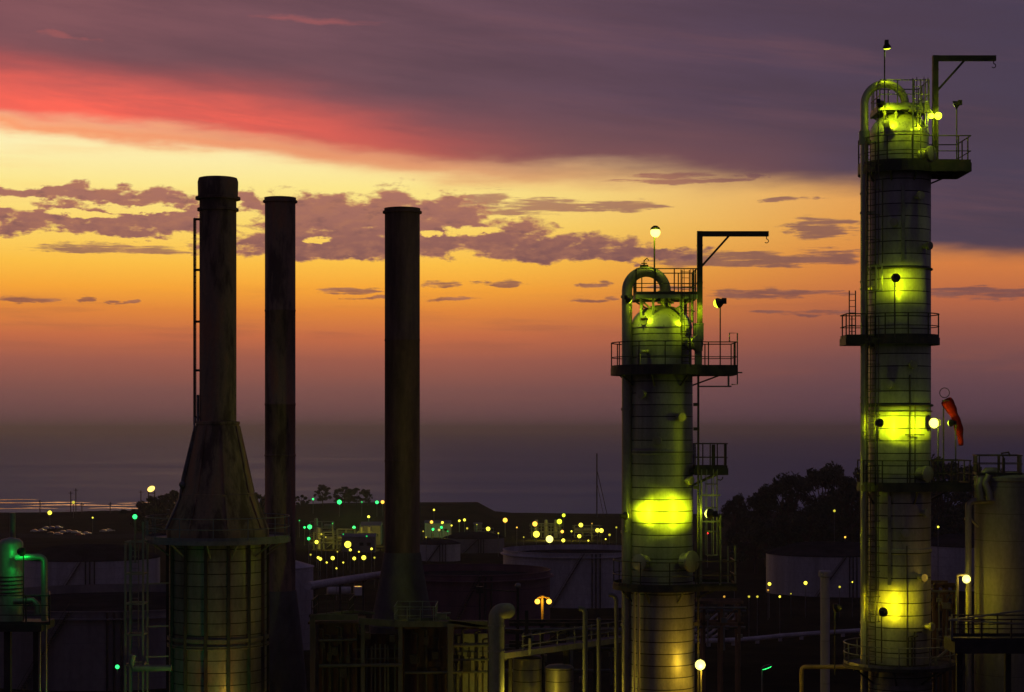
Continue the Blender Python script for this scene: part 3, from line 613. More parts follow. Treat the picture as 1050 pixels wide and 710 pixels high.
# long caged ladders
x_l = W(893, 0, 93.6).x
for z0_, z1_ in ((680, 497), (497, 347), (347, 171)):
    ladder(col2, (x_l, 93.55, zo(z0_)), zo(z1_) + 1.0, (0.1, -1, 0), STEEL, True, 0.42, bars=4, rc=0.34)
lf = MB()
for yy in (273, 298): lf.bar(W(892, yy, 93.0), W(905, yy, 93.0), 0.05)
for px_ in (892.5, 898.5, 904.5): lf.bar(W(px_, 273, 93.0), W(px_, 298, 93.0), 0.06)
lf.build('ladder_frame', GALV, col2)
cd = MB()
for px_, y0, y1, rr in ((945.3, 262, 330, 0.04), (933, 385, 497, 0.035), (938, 415, 497, 0.05), (942, 422, 446, 0.035), (946, 395, 497, 0.03), (945, 608, 680, 0.035), (930, 560, 690, 0.02), (899, 500, 610, 0.03), (905, 185, 270, 0.03)):
    dd = 95 - math.sqrt(max(0.0, r2 * r2 - (W(px_, 0, 95).x - ax2) ** 2)) - 0.1
    cd.tube([W(px_, y0, dd), W(px_, y1, dd)], rr, 6)
cd.bar(W(928, 446, 93.3), W(948, 446, 93.3), 0.06); cd.tube([W(945, 648, 93.7), W(938, 648, 93.45), W(938, 690, 93.4)], 0.035, 6)
for px_ in (931, 935): cd.tube([W(px_ + 6, 652, 93.3), W(px_, 654, 93.2), W(px_, 692, 93.2)], 0.05, 6)
cd.build('conduit', STEEL, col2)
br = MB(); br.bar(W(955, 680, 94), W(976, 663, 94), 0.1); br.bar(W(960, 674, 94), W(960, 710, 94), 0.09); br.build('brace', GALV, col2)
for a_, py_ in ((-1.2, 205), (-1.9, 232), (-.9, 255), (-1.4, 375), (-2.0, 395), (-1.0, 525), (-1.6, 545), (-1.1, 590), (-.8, 640)): nozzle(col2, ax2, ay2, r2, a_, zo(py_), .12)
MB().bar(W(926, 190, 93.3), W(926, 268, 93.3), .16, .06).build('cable_tray', GALV, col2); MB().bar(W(912, 505, 93.4), W(912, 600, 93.4), .16, .06).build('cable_tray', GALV, col2)
# lamps of the tall column
floodlight('small floodlight on the tallest post, above the dome of the tall column', W(909.5, 49, 93.6), W(912, 80, 94), W(907, 138, 93.6), 'YG', 200, 60, 0.2, tint=GRT, wide=1.0, bulge=.5)
floodlight('floodlight in front of the pipe bend, left of the tall column dome', W(903, 107, 92.9), W(918, 124, 93.9), W(900.5, 171, 92.8), 'YG', 330, 110, 0.2, tint=GRT, wide=1.0, bulge=.5)
floodlight('floodlight on a thin post at the right rail of the tall column top platform', W(979, 108, 93.6), W(938, 128, 94.2), W(981, 171, 93.8), 'YG', 420, 64, 0.21, tint=GRT)
bulb_lamp('left one of the two bare bulbs by the davit post on the tall column', W(955, 119, 92.9), W(957, 150, 93.2), 'YG', 0.14, 60, group='floodlights on the columns', cap=False, tint=GRT, pmat=STEEL)
bulb_lamp('right one of the two bare bulbs by the davit post on the tall column', W(962, 119, 92.9), W(961, 150, 93.2), 'YG', 0.18, 60, group='floodlights on the columns', cap=False, tint=GRT, pmat=STEEL)
floodlight('dark backed floodlight before the uppermost lit square of the tall column, above its second platform', W(918.5, 285, 91.9), W(922, 290, 93.5), W(917.5, 347, 91.9), 'YG', 520, 84, 0.21, tint=YGT, wide=1.4, spill=.04)
floodlight('floodlight on a post at the left end of the tall column brightest band', W(902, 434, 92.0), W(920, 436, 93.5), W(899.5, 497, 92.3), 'W', 850, 78, 0.2, tint=YGT, wide=2.2, bulge=.7)
floodlight('big round floodlight glaring at the right edge of the tall column, left of the windsock', W(957.8, 434, 93.5), W(925, 440, 91.0), W(962, 497, 93.6), 'W', 60, 90, 0.27, tint=YGT, bulge=.5)
floodlight('little floodlight in front of the red windsock', W(975, 434, 92.2), W(944, 436, 93.5), W(980, 497, 93.0), 'YG', 620, 70, 0.17, tint=YGT, bulge=.8, wide=2.0)
floodlight('dark backed floodlight before the lowest lit square of the tall column', W(905.5, 628, 91.8), W(918, 622, 93.5), W(904, 680, 92.2), 'YG', 640, 84, 0.22, tint=(1.0, 0.86, 0.006), wide=1.7, spill=.045)
floodlight('small pale floodlight on a post at the left rim of the tall column lowest platform', W(858.5, 624, 92.6), W(875, 640, 94), W(856, 690, 92.9) - Z * 0.1, 'YG', 40, 80, 0.2, tint=(0.9, 0.9, 0.1), bulge=.8)
# windsock
wb = W(967.5, 497, 94.6); t = thing('windsock', 'red orange windsock hanging limp from a hooped pole right of the tall column', 'windsock', wb)
s = MB(); s.tube([wb, W(967.5, 412, 94.6)], 0.035, 6); s.tube(arc(W(968.5, 403, 94.6), 5 * k, -PI / 2, 3 * PI / 2, 18, X, Z), 0.02, 5); s.build('pole', STEEL, t)
cl = []; rs = []
for i in range(28):
    u = i / 27; cl.append(W(970.5 + 15 * math.sin(u * 1.45), 411 + 46 * u - 3 * math.sin(u * 3.1), 94.5 + 0.06 * math.sin(u * 9))); rs.append(k * (5.9 - 3.0 * u + 0.6 * math.sin(u * 12) + 0.25 * math.sin(u * 29)))
s = MB().tube(cl, rs, 14); s.build('sock', SOCK, t)
s = MB(); s.tube(arc(cl[0], k * 4.4, 0, 2 * PI, 14, X, Y), 0.025, 5); s.bar(W(967.5, 412, 94.6), cl[0] + X * 0.2, 0.04); s.build('hoop', STEEL, t)

# ------------------------------------------------------------------ FURNACE WITH TALL STACK (left)
d = 100.0; k = d / F; fx = W(223.5, 0, d).x; gbf = hgt(fx, d)
z1f = lambda py: CAMZ + (HZ - py) / F * 100.0
fur = thing('furnace', 'ribbed furnace drum with tapering hood and the tallest rusted stack, ladder on its left', 'furnace', (fx, d, gbf))
rs_ = 18.8 * k
MB().lathe([(rs_, z1f(436)), (rs_, z1f(217)), (rs_ * 1.12, z1f(216.6)), (rs_ * 1.12, z1f(214)), (rs_, z1f(213.6)), (rs_, z1f(205.5)), (rs_ * 1.22, z1f(205)), (rs_ * 1.22, z1f(202.5)), (rs_ * 1.08, z1f(202)), (rs_ * 1.1, z1f(187)), (rs_ * 1.04, z1f(183)), (rs_ * 0.97, z1f(182.6)), (rs_ * 0.97, z1f(195)), (0.0, z1f(196))], fx, d, 48).build('stack', RUST, fur)
hc = [(50.5 * k, z1f(556)), (52 * k, z1f(549)), (52 * k, z1f(543)), (38.5 * k, z1f(509.5)), (38.5 * k, z1f(506.5)), (37 * k, z1f(506)), (21.5 * k, z1f(436)), (22.3 * k, z1f(435.5)), (22.3 * k, z1f(432.5)), (19 * k, z1f(432))]
hood = MB().lathe(hc, fx, d, 48)
for i in range(8):
    a = 2 * PI * i / 8 + 0.35; ca, sa = math.cos(a), math.sin(a)
    for (r0, y0), (r1, y1) in (((52, 541), (38.8, 509)), ((37.3, 505), (22, 437))):
        hood.bar((fx + r0 * k * ca, d + r0 * k * sa, z1f(y0)), (fx + r1 * k * ca, d + r1 * k * sa, z1f(y1)), 0.09, 0.09)
hood.build('hood', RUST, fur)
dr = MB().lathe([(49.5 * k, gbf - .5), (49.5 * k, z1f(662)), (51.5 * k, z1f(661.5)), (51.5 * k, z1f(658)), (49.5 * k, z1f(657.5)), (49.5 * k, z1f(655)), (51.5 * k, z1f(654.5)), (51.5 * k, z1f(651)), (49.5 * k, z1f(650.5)), (49.5 * k, z1f(555))], fx, d, 64).build('drum', DRUM, fur)
rb_ = MB()
for i in range(14):
    a = 2 * PI * (i + 0.3) / 14; ca, sa = math.cos(a), math.sin(a); r = 50.6 * k
    rb_.bar((fx + r * ca, d + r * sa, gbf), (fx + r * ca, d + r * sa, z1f(556)), 0.16, 0.16)
rb_.build('drum_rib', STEEL, drum := dr)
pl = outline(fx, d, 73 * k)
pf = platform(fur, pl, z1f(551), fx, d, 50 * k, 0.22, GREY, GREY, 13.5 * k * 1.6, brackets=12, step=1.75, r=0.028)
# conduit on the hood and ladder on the stack
ladder(fur, (W(201.2, 0, 100).x - 0.05, 100.0, z1f(434)), z1f(224), (-1, 0, 0), STEEL, False, 0.38)
sb = MB()
for yy in (225, 277, 330, 380, 428): sb.bar((W(200, 0, 100).x, 100, z1f(yy)), (W(206, 0, 100).x, 100, z1f(yy)), 0.07, 0.12)
sb.tube([W(199, 224, 100), W(199, 436, 100)], 0.045, 6)
sb.build('ladder_bracket', STEEL, fur)
cg = MB(); cg.tube([W(203, 405, 99.7), W(203, 432, 99.7), W(186, 500, 99.3), W(184, 512, 99.2), W(170, 543, 98.6)], 0.07, 8); cg.tube([W(200, 428, 99.7), W(199, 440, 99.6), W(187, 490, 99.3), W(184, 512, 99.2)], 0.05, 8); cg.sphere(W(187, 497, 99.2), 0.18, 8); cg.build('conduit', GALV, fur)
# access tower at the left of the furnace
tb = W(140, 0, 98); gt = hgt(tb.x, 98)
t = thing('access_tower', 'slim open ladder tower of thin green tinged bars left of the furnace drum', 'tower', (tb.x, 98, gt))
s = MB()
for px_ in (131, 149):
    for dd in (97.4, 98.6): s.bar((W(px_, 0, 98).x, dd, gt), (W(px_, 0, 98).x, dd, z1f(555 if px_ < 140 else 533)), 0.09)
for yy in (553, 585, 615, 646, 676):
    for dd in (97.4, 98.6): s.bar((W(131, 0, 98).x, dd, z1f(yy)), (W(149, 0, 98).x, dd, z1f(yy)), 0.07)
    for px_ in (131, 149): s.bar((W(px_, 0, 98).x, 97.4, z1f(yy)), (W(px_, 0, 98).x, 98.6, z1f(yy)), 0.07)
s.build('frame', GREY, t)
ladder(t, (W(138, 0, 97.6).x, 97.7, gt), z1f(556), (0, -1, 0), GREY, False, 0.35)
s = MB()
for yy, x1 in ((545, 160), (599, 173), (643, 173), (674, 173)): MB().bar(W(149, yy, 98.0), W(x1, yy - 1, 98.2), 0.06).build('tie_bar', GREY, t)
pass
s = MB().tube([W(136, 672, 97), W(135, 680, 97), W(137, 685.5, 97), W(176, 685, 97)], 0.16, 10); tag(s.build('bent_pipe', GREY, origin=W(136, 690, 97)), 'short grey bent pipe running to the foot of the furnace drum', 'pipe')

# ------------------------------------------------------------------ OTHER TWO STACKS
d = 112.0; k2 = d / F; x2 = W(287.3, 0, d).x; zz = lambda py, dd: CAMZ + (HZ - py) / F * dd; g2 = hgt(x2, d)
st2 = thing('chimney', 'thin rusted stack just right of the furnace stack, flaring into a dark base', 'chimney', (x2, d, g2))
r = 15.6 * k2; z = lambda py: zz(py, 112.0)
MB().lathe([(r * 1.02, z(606)), (r, z(605)), (r, z(468.5)), (r * 1.03, z(468)), (r * 1.03, z(466.5)), (r, z(466)), (r, z(416)), (r * 1.025, z(415.5)), (r * 1.025, z(414)), (r, z(413.5)), (r, z(320)), (r * 1.02, z(319.6)), (r * 1.02, z(318)), (r, z(317.6)), (r, z(208.5)), (r * 1.13, z(208)), (r * 1.13, z(206)), (r * 1.04, z(205.6)), (r * 1.04, z(203)), (r * .95, z(202.8)), (r * .95, z(215)), (0, z(216))], x2, d, 44).build('shaft', RUST, st2)
MB().lathe([(31 * k2, g2 - .5), (26.5 * k2, z(697)), (23 * k2, z(660)), (17 * k2, z(607)), (16.4 * k2, z(605.5))], x2, d, 44).build('flared_base', CONC, st2)
d = 108.0; k3 = d / F; x3 = W(412.5, 0, d).x; z = lambda py: zz(py, 108.0); g3 = hgt(x3, d)
st3 = thing('chimney', 'plain dark stack standing alone in the middle on a flared grey base', 'chimney', (x3, d, g3))
r = 18 * k3
MB().lathe([(r * 1.02, z(567)), (r, z(566)), (r, z(474)), (r * 1.02, z(473.6)), (r * 1.02, z(472)), (r, z(471.6)), (r, z(350)), (r * 1.015, z(349.6)), (r * 1.015, z(348.4)), (r, z(348)), (r, z(219.5)), (r * 1.12, z(219)), (r * 1.12, z(217)), (r * 1.03, z(216.6)), (r * 1.03, z(214)), (r * .95, z(213.8)), (r * .95, z(226)), (0, z(227))], x3, d, 44).build('shaft', RUSTD, st3)
MB().lathe([(32.5 * k3, z(640)), (31 * k3, z(633)), (24.5 * k3, z(600)), (19 * k3, z(568)), (18.6 * k3, z(566.5))], x3, d, 44).build('flared_base', CONC, st3)
MB().lathe([(34 * k3, g3 - .5), (34 * k3, z(641)), (33 * k3, z(640.3))], x3, d, 32).build('pedestal', CONC, st3)

# ------------------------------------------------------------------ HEATER STRUCTURE (middle foreground)
d = 104.0; k = d / F; z = lambda py: zz(py, 104.0); hx = W(390, 0, d).x; gh = hgt(hx, d)
ht = thing('heater_building', 'rusty steel framed heater block with grey posts below the middle stack', 'heater', (hx, d, gh))
def wx(px, dd=104.0): return (px - 525) / F * dd
def wall_panel(par, x0, x1, y0, dd, mat, th=0.2, name='wall_panel', ribs=0):
    s = MB().box(((wx(x0, dd) + wx(x1, dd)) / 2, dd, (zz(y0, dd) + gh) / 2), wx(x1, dd) - wx(x0, dd), th, zz(y0, dd) - gh)
    for i in range(ribs):
        xx = wx(x0, dd) + (wx(x1, dd) - wx(x0, dd)) * (i + .5) / ribs; s.box((xx, dd - th / 2 - .05, (zz(y0, dd) + gh) / 2), 0.1, 0.1, zz(y0, dd) - gh)
    for yy in (y0 + 20, y0 + 42): s.box(((wx(x0, dd) + wx(x1, dd)) / 2, dd - th / 2 - .04, zz(yy, dd)), wx(x1, dd) - wx(x0, dd) - .02, 0.08, 0.18)
    return s.build(name, mat, par)
wall_panel(ht, 327, 366, 637, 103.2, PANEL, ribs=3); wall_panel(ht, 415, 458, 644, 103.4, PANEL, ribs=3); wall_panel(ht, 366.5, 414.5, 650, 105.0, PANEL, ribs=4)
wall_panel(ht, 466, 500, 650, 104.0, GREY, ribs=2)
for x0, y0, dd, w_ in ((320.5, 630, 102.6, 0.26), (372, 634, 102.8, 0.2), (410.5, 640, 102.8, 0.22), (462, 640, 102.6, 0.3), (366, 640, 106.5, 0.2), (420, 640, 106.5, 0.2)):
    MB().bar((wx(x0, dd), dd, gh), (wx(x0, dd), dd, zz(y0, dd)), w_, w_).build('post', DGREY, ht)
s = MB(); s.bar(W(318, 633, 102.6), W(367, 633, 102.6), 0.12, 0.3); s.bar(W(318, 632, 102.5), W(361, 627, 106.5), 0.16, 0.14); s.bar(W(361, 627, 106.5), W(384, 629, 106.5), 0.14, 0.14)
s.bar(W(368, 637, 102.7), W(410, 640, 102.7), 0.14, 0.34); s.bar(W(405, 640, 102.6), W(500, 640, 102.6), 0.12, 0.3); s.bar(W(405, 637, 102.6), W(460, 634, 105), 0.16, 0.16); s.bar(W(460, 637, 102.6), W(502, 644, 102.6), 0.12, 0.16)
s.build('beam', DGREY, ht)
dk = MB(); dk.box((wx(345), 104.6, z(637)), wx(372) - wx(318), 3.6, 0.1); dk.box((wx(453), 104.8, z(642)), wx(500) - wx(406), 3.9, 0.1); dk.build('roof_deck', PANEL, ht)
railing(ht, [(wx(405), 103.0), (wx(447), 103.0), (wx(447), 106.3), (wx(405), 106.3)], z(640), GREY, 1.0, 0.025, 0.7, toe=False)
s = MB()
for px_ in (371, 376, 381, 385, 390, 395, 398, 405): s.tube([W(px_, 661 + (px_ * 7) % 5, 103.2), W(px_, 710, 103.2)], 0.05, 6)
for yy in (666, 676): s.bar(W(362, yy, 103.1), W(412, yy - 1, 103.1), 0.05)
s.build('tube_bank', DGREY, ht)
s = MB(); s.box(W(453, 632, 104), 0.5, 0.4, 0.35); s.tube([W(447, 633, 104), W(452, 629, 104), W(462, 629, 104)], 0.05, 6); s.build('valve', GALV, ht)
railing(ht, [(wx(322), 102.7), (wx(360), 102.7), (wx(360), 106), (wx(322), 106)], z(633), STEEL, 1.0, 0.022, 0.8, toe=False)
rn = random.Random(3); s = MB()
for px_, y0 in ((331, 646), (338, 652), (349, 644), (357, 660), (428, 650), (437, 646), (449, 655), (468, 652), (474, 646), (481, 660), (488, 648), (495, 656)):
    s.tube([W(px_, y0, 102.8), W(px_, 715, 102.8)], rn.uniform(.03, .075), 6); s.tube([W(px_, y0, 102.8), W(px_ + rn.choice((-5, 5)), y0 - 1, 102.8)], .04, 6)
    s.box(W(px_, y0 + rn.uniform(8, 30), 102.75), .22, .2, rn.uniform(.2, .45))
    s.build('riser_pipe', STEEL, ht); s = MB()
s = MB()
for y0, x0, x1, rr in ((657, 327, 366, .06), (683, 327, 412, .09), (690, 415, 500, .07), (662, 464, 503, .1), (677, 464, 520, .06)): s.tube([W(x0, y0, 102.6), W(x1, y0 - 1, 102.6)], rr, 8)
s.build('header_pipe', DGREY, ht)
for px_, y0, sz in ((343, 668, .5), (377, 652, .45), (402, 655, .4), (424, 676, .6), (446, 672, .5), (479, 683, .7), (352, 690, .6)): MB().box(W(px_, y0, 102.5), sz * .6, .3, sz * .8).build('control_box', STEEL, ht)
def rack(px0, px1, dd, ytop, rows, posts, lab, mat=STEEL):
    t = thing('pipe_rack', lab, 'pipe rack', (wx((px0 + px1) / 2, dd), dd, hgt(wx((px0 + px1) / 2, dd), dd)), 'pipe racks in the near plant')
    s = MB()
    for px_ in posts:
        for dy in (0, 1.6): s.bar((wx(px_, dd), dd + dy, t.location.z - .2), (wx(px_, dd), dd + dy, zz(ytop, dd)), .16)
    for yy in (ytop, ytop + 22):
        for dy in (0, 1.6): s.bar((wx(px0, dd), dd + dy, zz(yy, dd)), (wx(px1, dd), dd + dy, zz(yy, dd)), .16, .2)
        for px_ in posts: s.bar((wx(px_, dd), dd, zz(yy, dd) - .12), (wx(px_, dd), dd + 1.6, zz(yy, dd) - .12), .12)
    for a, b in zip(posts, posts[1:]): s.bar((wx(a, dd), dd - .1, zz(ytop + 22, dd)), (wx(b, dd), dd - .1, zz(ytop + 2, dd)), .07)
    s.build('frame', mat, t)
    s = MB()
    for i, (yy, rr) in enumerate(rows):
        yq = dd - .25 + .3 * i; s.tube([(wx(px0 - 4, dd), yq, zz(yy, dd)), (wx(px1 + 3, dd), yq, zz(yy, dd))], rr, 8)
        xx = wx(px0 + (px1 - px0) * ((i * .37 + .2) % 1), dd); s.tube([(xx, yq, zz(yy, dd)), (xx, yq - .1, zz(yy + 40, dd))], rr * .7, 8); s.box((xx, yq - .1, zz(yy + 9, dd)), rr * 4, rr * 4, rr * 3)
    s.build('pipe', GREY, t)
rack(522, 634, 110, 640, ((645, .09), (648, .14), (663, .07), (667, .12), (690, .1)), (530, 556, 582, 610, 632), 'dark pipe rack behind the catwalk, between duct and short column')
rack(957, 979, 97, 600, ((606, .06), (612, .1), (626, .07), (648, .1), (668, .08)), (958, 968, 978), 'narrow pipe rack right of the tall column foot', RUSTD)
rack(716, 762, 125, 618, ((623, .07), (627, .1), (644, .08)), (722, 740, 758), 'low dark pipe rack right of the short column foot', RUSTD)
# big vertical duct
s = MB(); s.tube([Vector((wx(509, 101), 101, gh - .5)), W(509, 700, 101), W(509, 634, 101)] + arc(W(516.5, 634, 101), 7.5 * 101 / F, PI, PI / 2, 8, X, Z)[1:] + [W(521, 626.5, 101.5)], 8 * 101 / F, 20)
for yy in (642, 668): s.lathe([(8 * .0505, zz(yy, 101) - .04), (8.8 * .0505, zz(yy, 101) - .035), (8.8 * .0505, zz(yy, 101) + .035), (8 * .0505, zz(yy, 101) + .04)], wx(509, 101), 101, 20)
tag(s.build('duct', GREY, origin=(wx(509, 101), 101, gh)), 'thick grey vertical duct bent over at the top, right of the heater block', 'duct')
# catwalk on the right of the duct
cw0, cw1 = W(517, 672, 103), W(640, 655, 107)
t = thing('catwalk', 'steel catwalk with handrails leading to the short column', 'catwalk', (cw0.x, 103, gh))
s = MB(); s.bar(cw0, cw1, 1.0, 0.26); s.build('walkway', STEEL, t)
s = MB(); s.bar(cw0 + Vector((0, -.55, .02)), cw1 + Vector((0, -.55, .02)), 0.1, 0.3); s.build('edge_beam', GREY, t)
s = MB()
for hh in (0.55, 1.05): s.tube([cw0 + Vector((0.9, -.5, hh)), cw1 + Vector((0, -.5, hh))], 0.035, 6)
for i in range(7): p = cw0.lerp(cw1, 0.15 + 0.85 * i / 6) + Vector((0, -.5, 0)); s.bar(p, p + Z * 1.08, 0.06)
s.bar(W(543, 655, 102.6), W(543, 672, 102.6), 0.12); s.build('handrail', GREY, t)
s = MB()
for i in (0.05, 0.5, 0.95): p = cw0.lerp(cw1, i); s.bar(p - Z * .2, (p.x, p.y, gh - .2), 0.2)
s.build('support_post', STEEL, t)
# vessels below the catwalk
VES = worn('tan_vessel_cladding', (0.25, 0.24, 0.18), (0.36, 0.34, 0.27), (0.42, 0.4, 0.32), 0.9, (1, 1, 0.1), 0.45, 0.3, bstr=.05, seam=(0.62, 0.04))
for x0, x1, y0, lab in ((526, 555.5, 672, 'pale yellow lit vertical vessel under the catwalk, next to the grey duct'), (559, 588, 682, 'dim brown vertical vessel under the catwalk, beside the yellow lit vessel')):
    t = thing('vessel', lab, 'vessel', (wx((x0 + x1) / 2, 104.5), 104.5, gh), 'vessels under the catwalk')
    rr = (x1 - x0) / 2 * 104.5 / F; zt = zz(y0 + 4, 104.5)
    MB().lathe([(rr, gh - .3), (rr, zt)], t.location.x, 104.5, 40).build('shell', VES, t)
    MB().lathe([(rr, zt + .003), (rr * 1.03, zt + .005), (rr * 1.03, zt + .08), (rr * .8, zt + .2), (0, zt + .25)], t.location.x, 104.5, 40).build('lid', VES, t)
# goosenecks and standpipes by the short column
def gooseneck(px_, py_, dd, rpx, hook, lab, mat=GREY):
    kk = dd / F; s = MB(); c = W(px_ - hook, py_ + abs(hook), dd); sgn = 1 if hook > 0 else -1
    pts = [Vector((wx(px_, dd), dd, hgt(wx(px_, dd), dd) - .3)), W(px_, 700, dd), W(px_, py_ + abs(hook), dd)] + arc(c, abs(hook) * kk, 0 if sgn > 0 else PI, PI * .62 if sgn > 0 else PI * .38, 8, X, Z)[1:]
    s.tube(pts, rpx * kk, 12); tag(s.build('standpipe', mat, origin=pts[0]), lab, 'pipe', 'standpipes by the catwalk')
gooseneck(600, 624, 102, 2.6, 5, 'grey gooseneck standpipe crossing the middle of the catwalk')
gooseneck(632, 610, 103, 2.2, 6, 'pale gooseneck standpipe nearest the short column', GALV)
s = MB().tube([Vector((wx(614, 103), 103, gh)), W(614, 636, 103)], 0.11, 10); s.sphere(W(614, 636, 103), 0.14, 10); tag(s.build('standpipe', GREY, origin=(wx(614, 103), 103, gh)), 'straight round topped standpipe between the two goosenecks', 'pipe', 'standpipes by the catwalk')
# post with horizontal boom
t = thing('boom_post', 'dark post with a ball top and a horizontal boom reaching left above the heater block', 'post', (wx(531, 106), 106, gh))
s = MB(); s.bar((wx(531, 106), 106, gh), W(531, 603, 106), 0.14); s.build('pole', STEEL, t); MB().sphere(W(531, 601, 106), 0.17, 12).build('ball', GALV, t)
s = MB().tube([W(531, 607, 106), W(496, 604.5, 106)], 0.035, 6); s.box(W(492, 605, 106), .4, .3, .35); s.build('boom', STEEL, t)
s = MB(); s.bar((wx(540, 105), 105, gh), W(540, 626, 105), 0.18); s.box(W(540, 652, 105), .5, .3, .25); s.bar(W(518, 647, 105), W(536, 648, 105), .22); tag(s.build('steel_post', STEEL, origin=(wx(540, 105), 105, gh)), 'short dark steel post with a crossarm, right of the boom post', 'post')
# twin orange lamp
t = thing('twin_lamp', 'pole with two orange lamps glowing in front of the dark tanks', 'lamp', (wx(556, 190), 190, hgt(wx(556, 190), 190)))
s = MB(); s.tube([t.location, W(556, 611, 190)], 0.13, 8); s.tube([W(551, 613.5, 190), W(556, 612, 190), W(563, 613.5, 190)], 0.08, 6); s.build('pole', worn('yellow_pole_paint', (.4, .28, .05), (.5, .36, .08), (.55, .4, .1), 1, None, .6), t)
for px_ in (551, 563): MB().sphere(W(px_, 617, 190), 0.26, 12).build('globe', LMAT['O'], t)
ld = bpy.data.lights.new('lamp_glow', 'POINT'); ld.energy = 120; ld.color = LCOL['O']; ld.shadow_soft_size = .3; lo = bpy.data.objects.new('lamp_glow', ld); C.objects.link(lo); lo.parent = t; lo.location = W(557, 617, 189) - Vector(t.location)

# ------------------------------------------------------------------ GREEN LIT VESSEL (left edge)
d = 92.0; kg = d / F; z = lambda py: zz(py, 92.0); vx = wx(11, d); gv = hgt(vx, d)
t = thing('vessel', 'green lit vessel at the left edge with a looped pipe and railed deck', 'vessel', (vx, d, gv)); gvt = t
MB().lathe([(12.5 * kg, z(640)), (12.5 * kg, z(558)), (12 * kg, z(556)), (9 * kg, z(553)), (0.01, z(551))], vx, d, 40).build('shell', PIPE, t)
MB().tube([W(13, 556, 93), W(13, 526, 93)], 3.2 * kg, 14).build('vent_stack', PIPE, t)
s = MB().tube([W(16, 572, 90.8), W(36, 571.5, 90.8)] + arc(W(40, 577, 90.8), 5.5 * kg, PI / 2, 0, 6, X, Z) + [W(45.5, 612, 90.8), W(45.5, 637, 90.8)], 3.3 * kg, 16); s.tube([W(14, 617, 90.9), W(34, 616, 90.9), W(38, 620, 90.9), W(39, 630, 90.9)], 3.2 * kg, 14); s.build('loop_pipe', PIPE, t)
s = MB().box((wx(24, 91.4), 91.4, z(640)), 50 * kg, 2.6, 0.35); dkv = s.build('platform', STEEL, t)
railing(dkv, [(wx(0, 90.2), 90.2), (wx(51, 90.2), 90.2), (wx(51, 92.6), 92.6)], z(637), STEEL, 1.35, 0.03, 1.2, closed=False, mid=(0.45, 0.9))
for px_ in (8, 38): MB().bar((wx(px_, 91), 91, gv), (wx(px_, 91), 91, z(644)), 0.3).build('leg', STEEL, t)
s = MB()
for yy in (591, 595, 599, 603, 607): s.tube(arc((vx, d, z(yy)), 13.2 * kg, -PI * .95, -PI * .05, 16, X, Y), 0.03, 5)
s.build('coil', STEEL, t)
for px_ in (40.5, 47): tag(MB().tube([(wx(px_, 90.6), 90.6, gv - .3), W(px_, 640, 90.6)], 1.2 * kg, 8).build('standpipe', PIPE, origin=(wx(px_, 90.6), 90.6, gv)), 'thin tan standpipe below the green vessel deck, the %s one of the pair' % ('left' if px_ < 43 else 'right'), 'pipe', 'thin pipes below the green vessel')
floodlight('green floodlight against the green lit vessel at the left edge', W(22, 566, 89.9), W(12, 578, 91.2), W(24, 637, 90.1), 'G', 60, 120, 0.2, tint=(0.01, 1, 0.10))
ld = bpy.data.lights.new('lamp_glow', 'POINT'); ld.energy = 11; ld.color = (0.01, 1, 0.12); ld.shadow_soft_size = .2; lo = bpy.data.objects.new('lamp_glow', ld); C.objects.link(lo); lo.parent = gvt; lo.location = W(33, 580, 89.4) - Vector(gvt.location)

# ------------------------------------------------------------------ GREY VESSEL AT THE RIGHT EDGE
d = 95.0; kr = d / F; z = lambda py: zz(py, 95.0); vx = wx(1036, d); gv = hgt(vx, d)
t = thing('vessel', 'wide grey insulated vessel at the right edge with swan neck pipes on top', 'vessel', (vx, d, gv)); rv3 = 36 * kr
MB().lathe([(rv3, gv - .5), (rv3, z(493)), (rv3 * 1.04, z(492.6)), (rv3 * 1.04, z(489)), (rv3 * .8, z(486)), (0.01, z(484))], vx, d, 56).build('shell', worn('grey_insulation', (.2, .19, .17), (.3, .29, .26), (.34, .32, .28), .8, (1, 1, .15), .85, 0, bstr=.15, seam=(1.3, .03), seamcol=(.12, .11, .1)), t)
s = MB(); s.tube([Vector((wx(993, 94), 94, gv)), W(993, 600, 94), W(993, 520, 94)] + arc(W(999, 520, 94), 6 * kr, PI, PI / 2, 6, X, Z)[1:] + [W(1012, 513.5, 93.8), W(1024, 513, 93.8)], 3.2 * kr, 14)
s.tube([W(1006, 513, 93.7), W(1004, 500, 93.7), W(1006, 490, 93.8), W(1012, 483, 93.8), W(1020, 483, 93.8), W(1024, 488, 93.8)], 4 * kr, 14); s.tube([W(1015, 513, 93.5), W(1014, 505, 93.5), W(1010, 495, 93.6), W(1014, 487, 93.6)], 3.4 * kr, 14)
s.tube([W(989, 532, 94), W(995, 532, 94), W(1003, 540, 94.2)], 0.07, 6); s.build('swan_neck_pipe', PIPE, t)
railing(t, [(wx(1000, 94), 93.6), (wx(1046, 94), 93.6), (wx(1046, 96), 96.5), (wx(1000, 96), 96.5)], z(487), STEEL, 0.95, 0.03, 1.0)
s = MB(); s.bar(W(1029, 487, 93.8), W(1029, 470, 93.8), .12); s.tube([W(1029, 470, 93.8), W(1027, 465, 93.8), W(1034, 464, 93.8), W(1036, 468, 93.8)], .05, 6); s.build('vent_valve', STEEL, t)
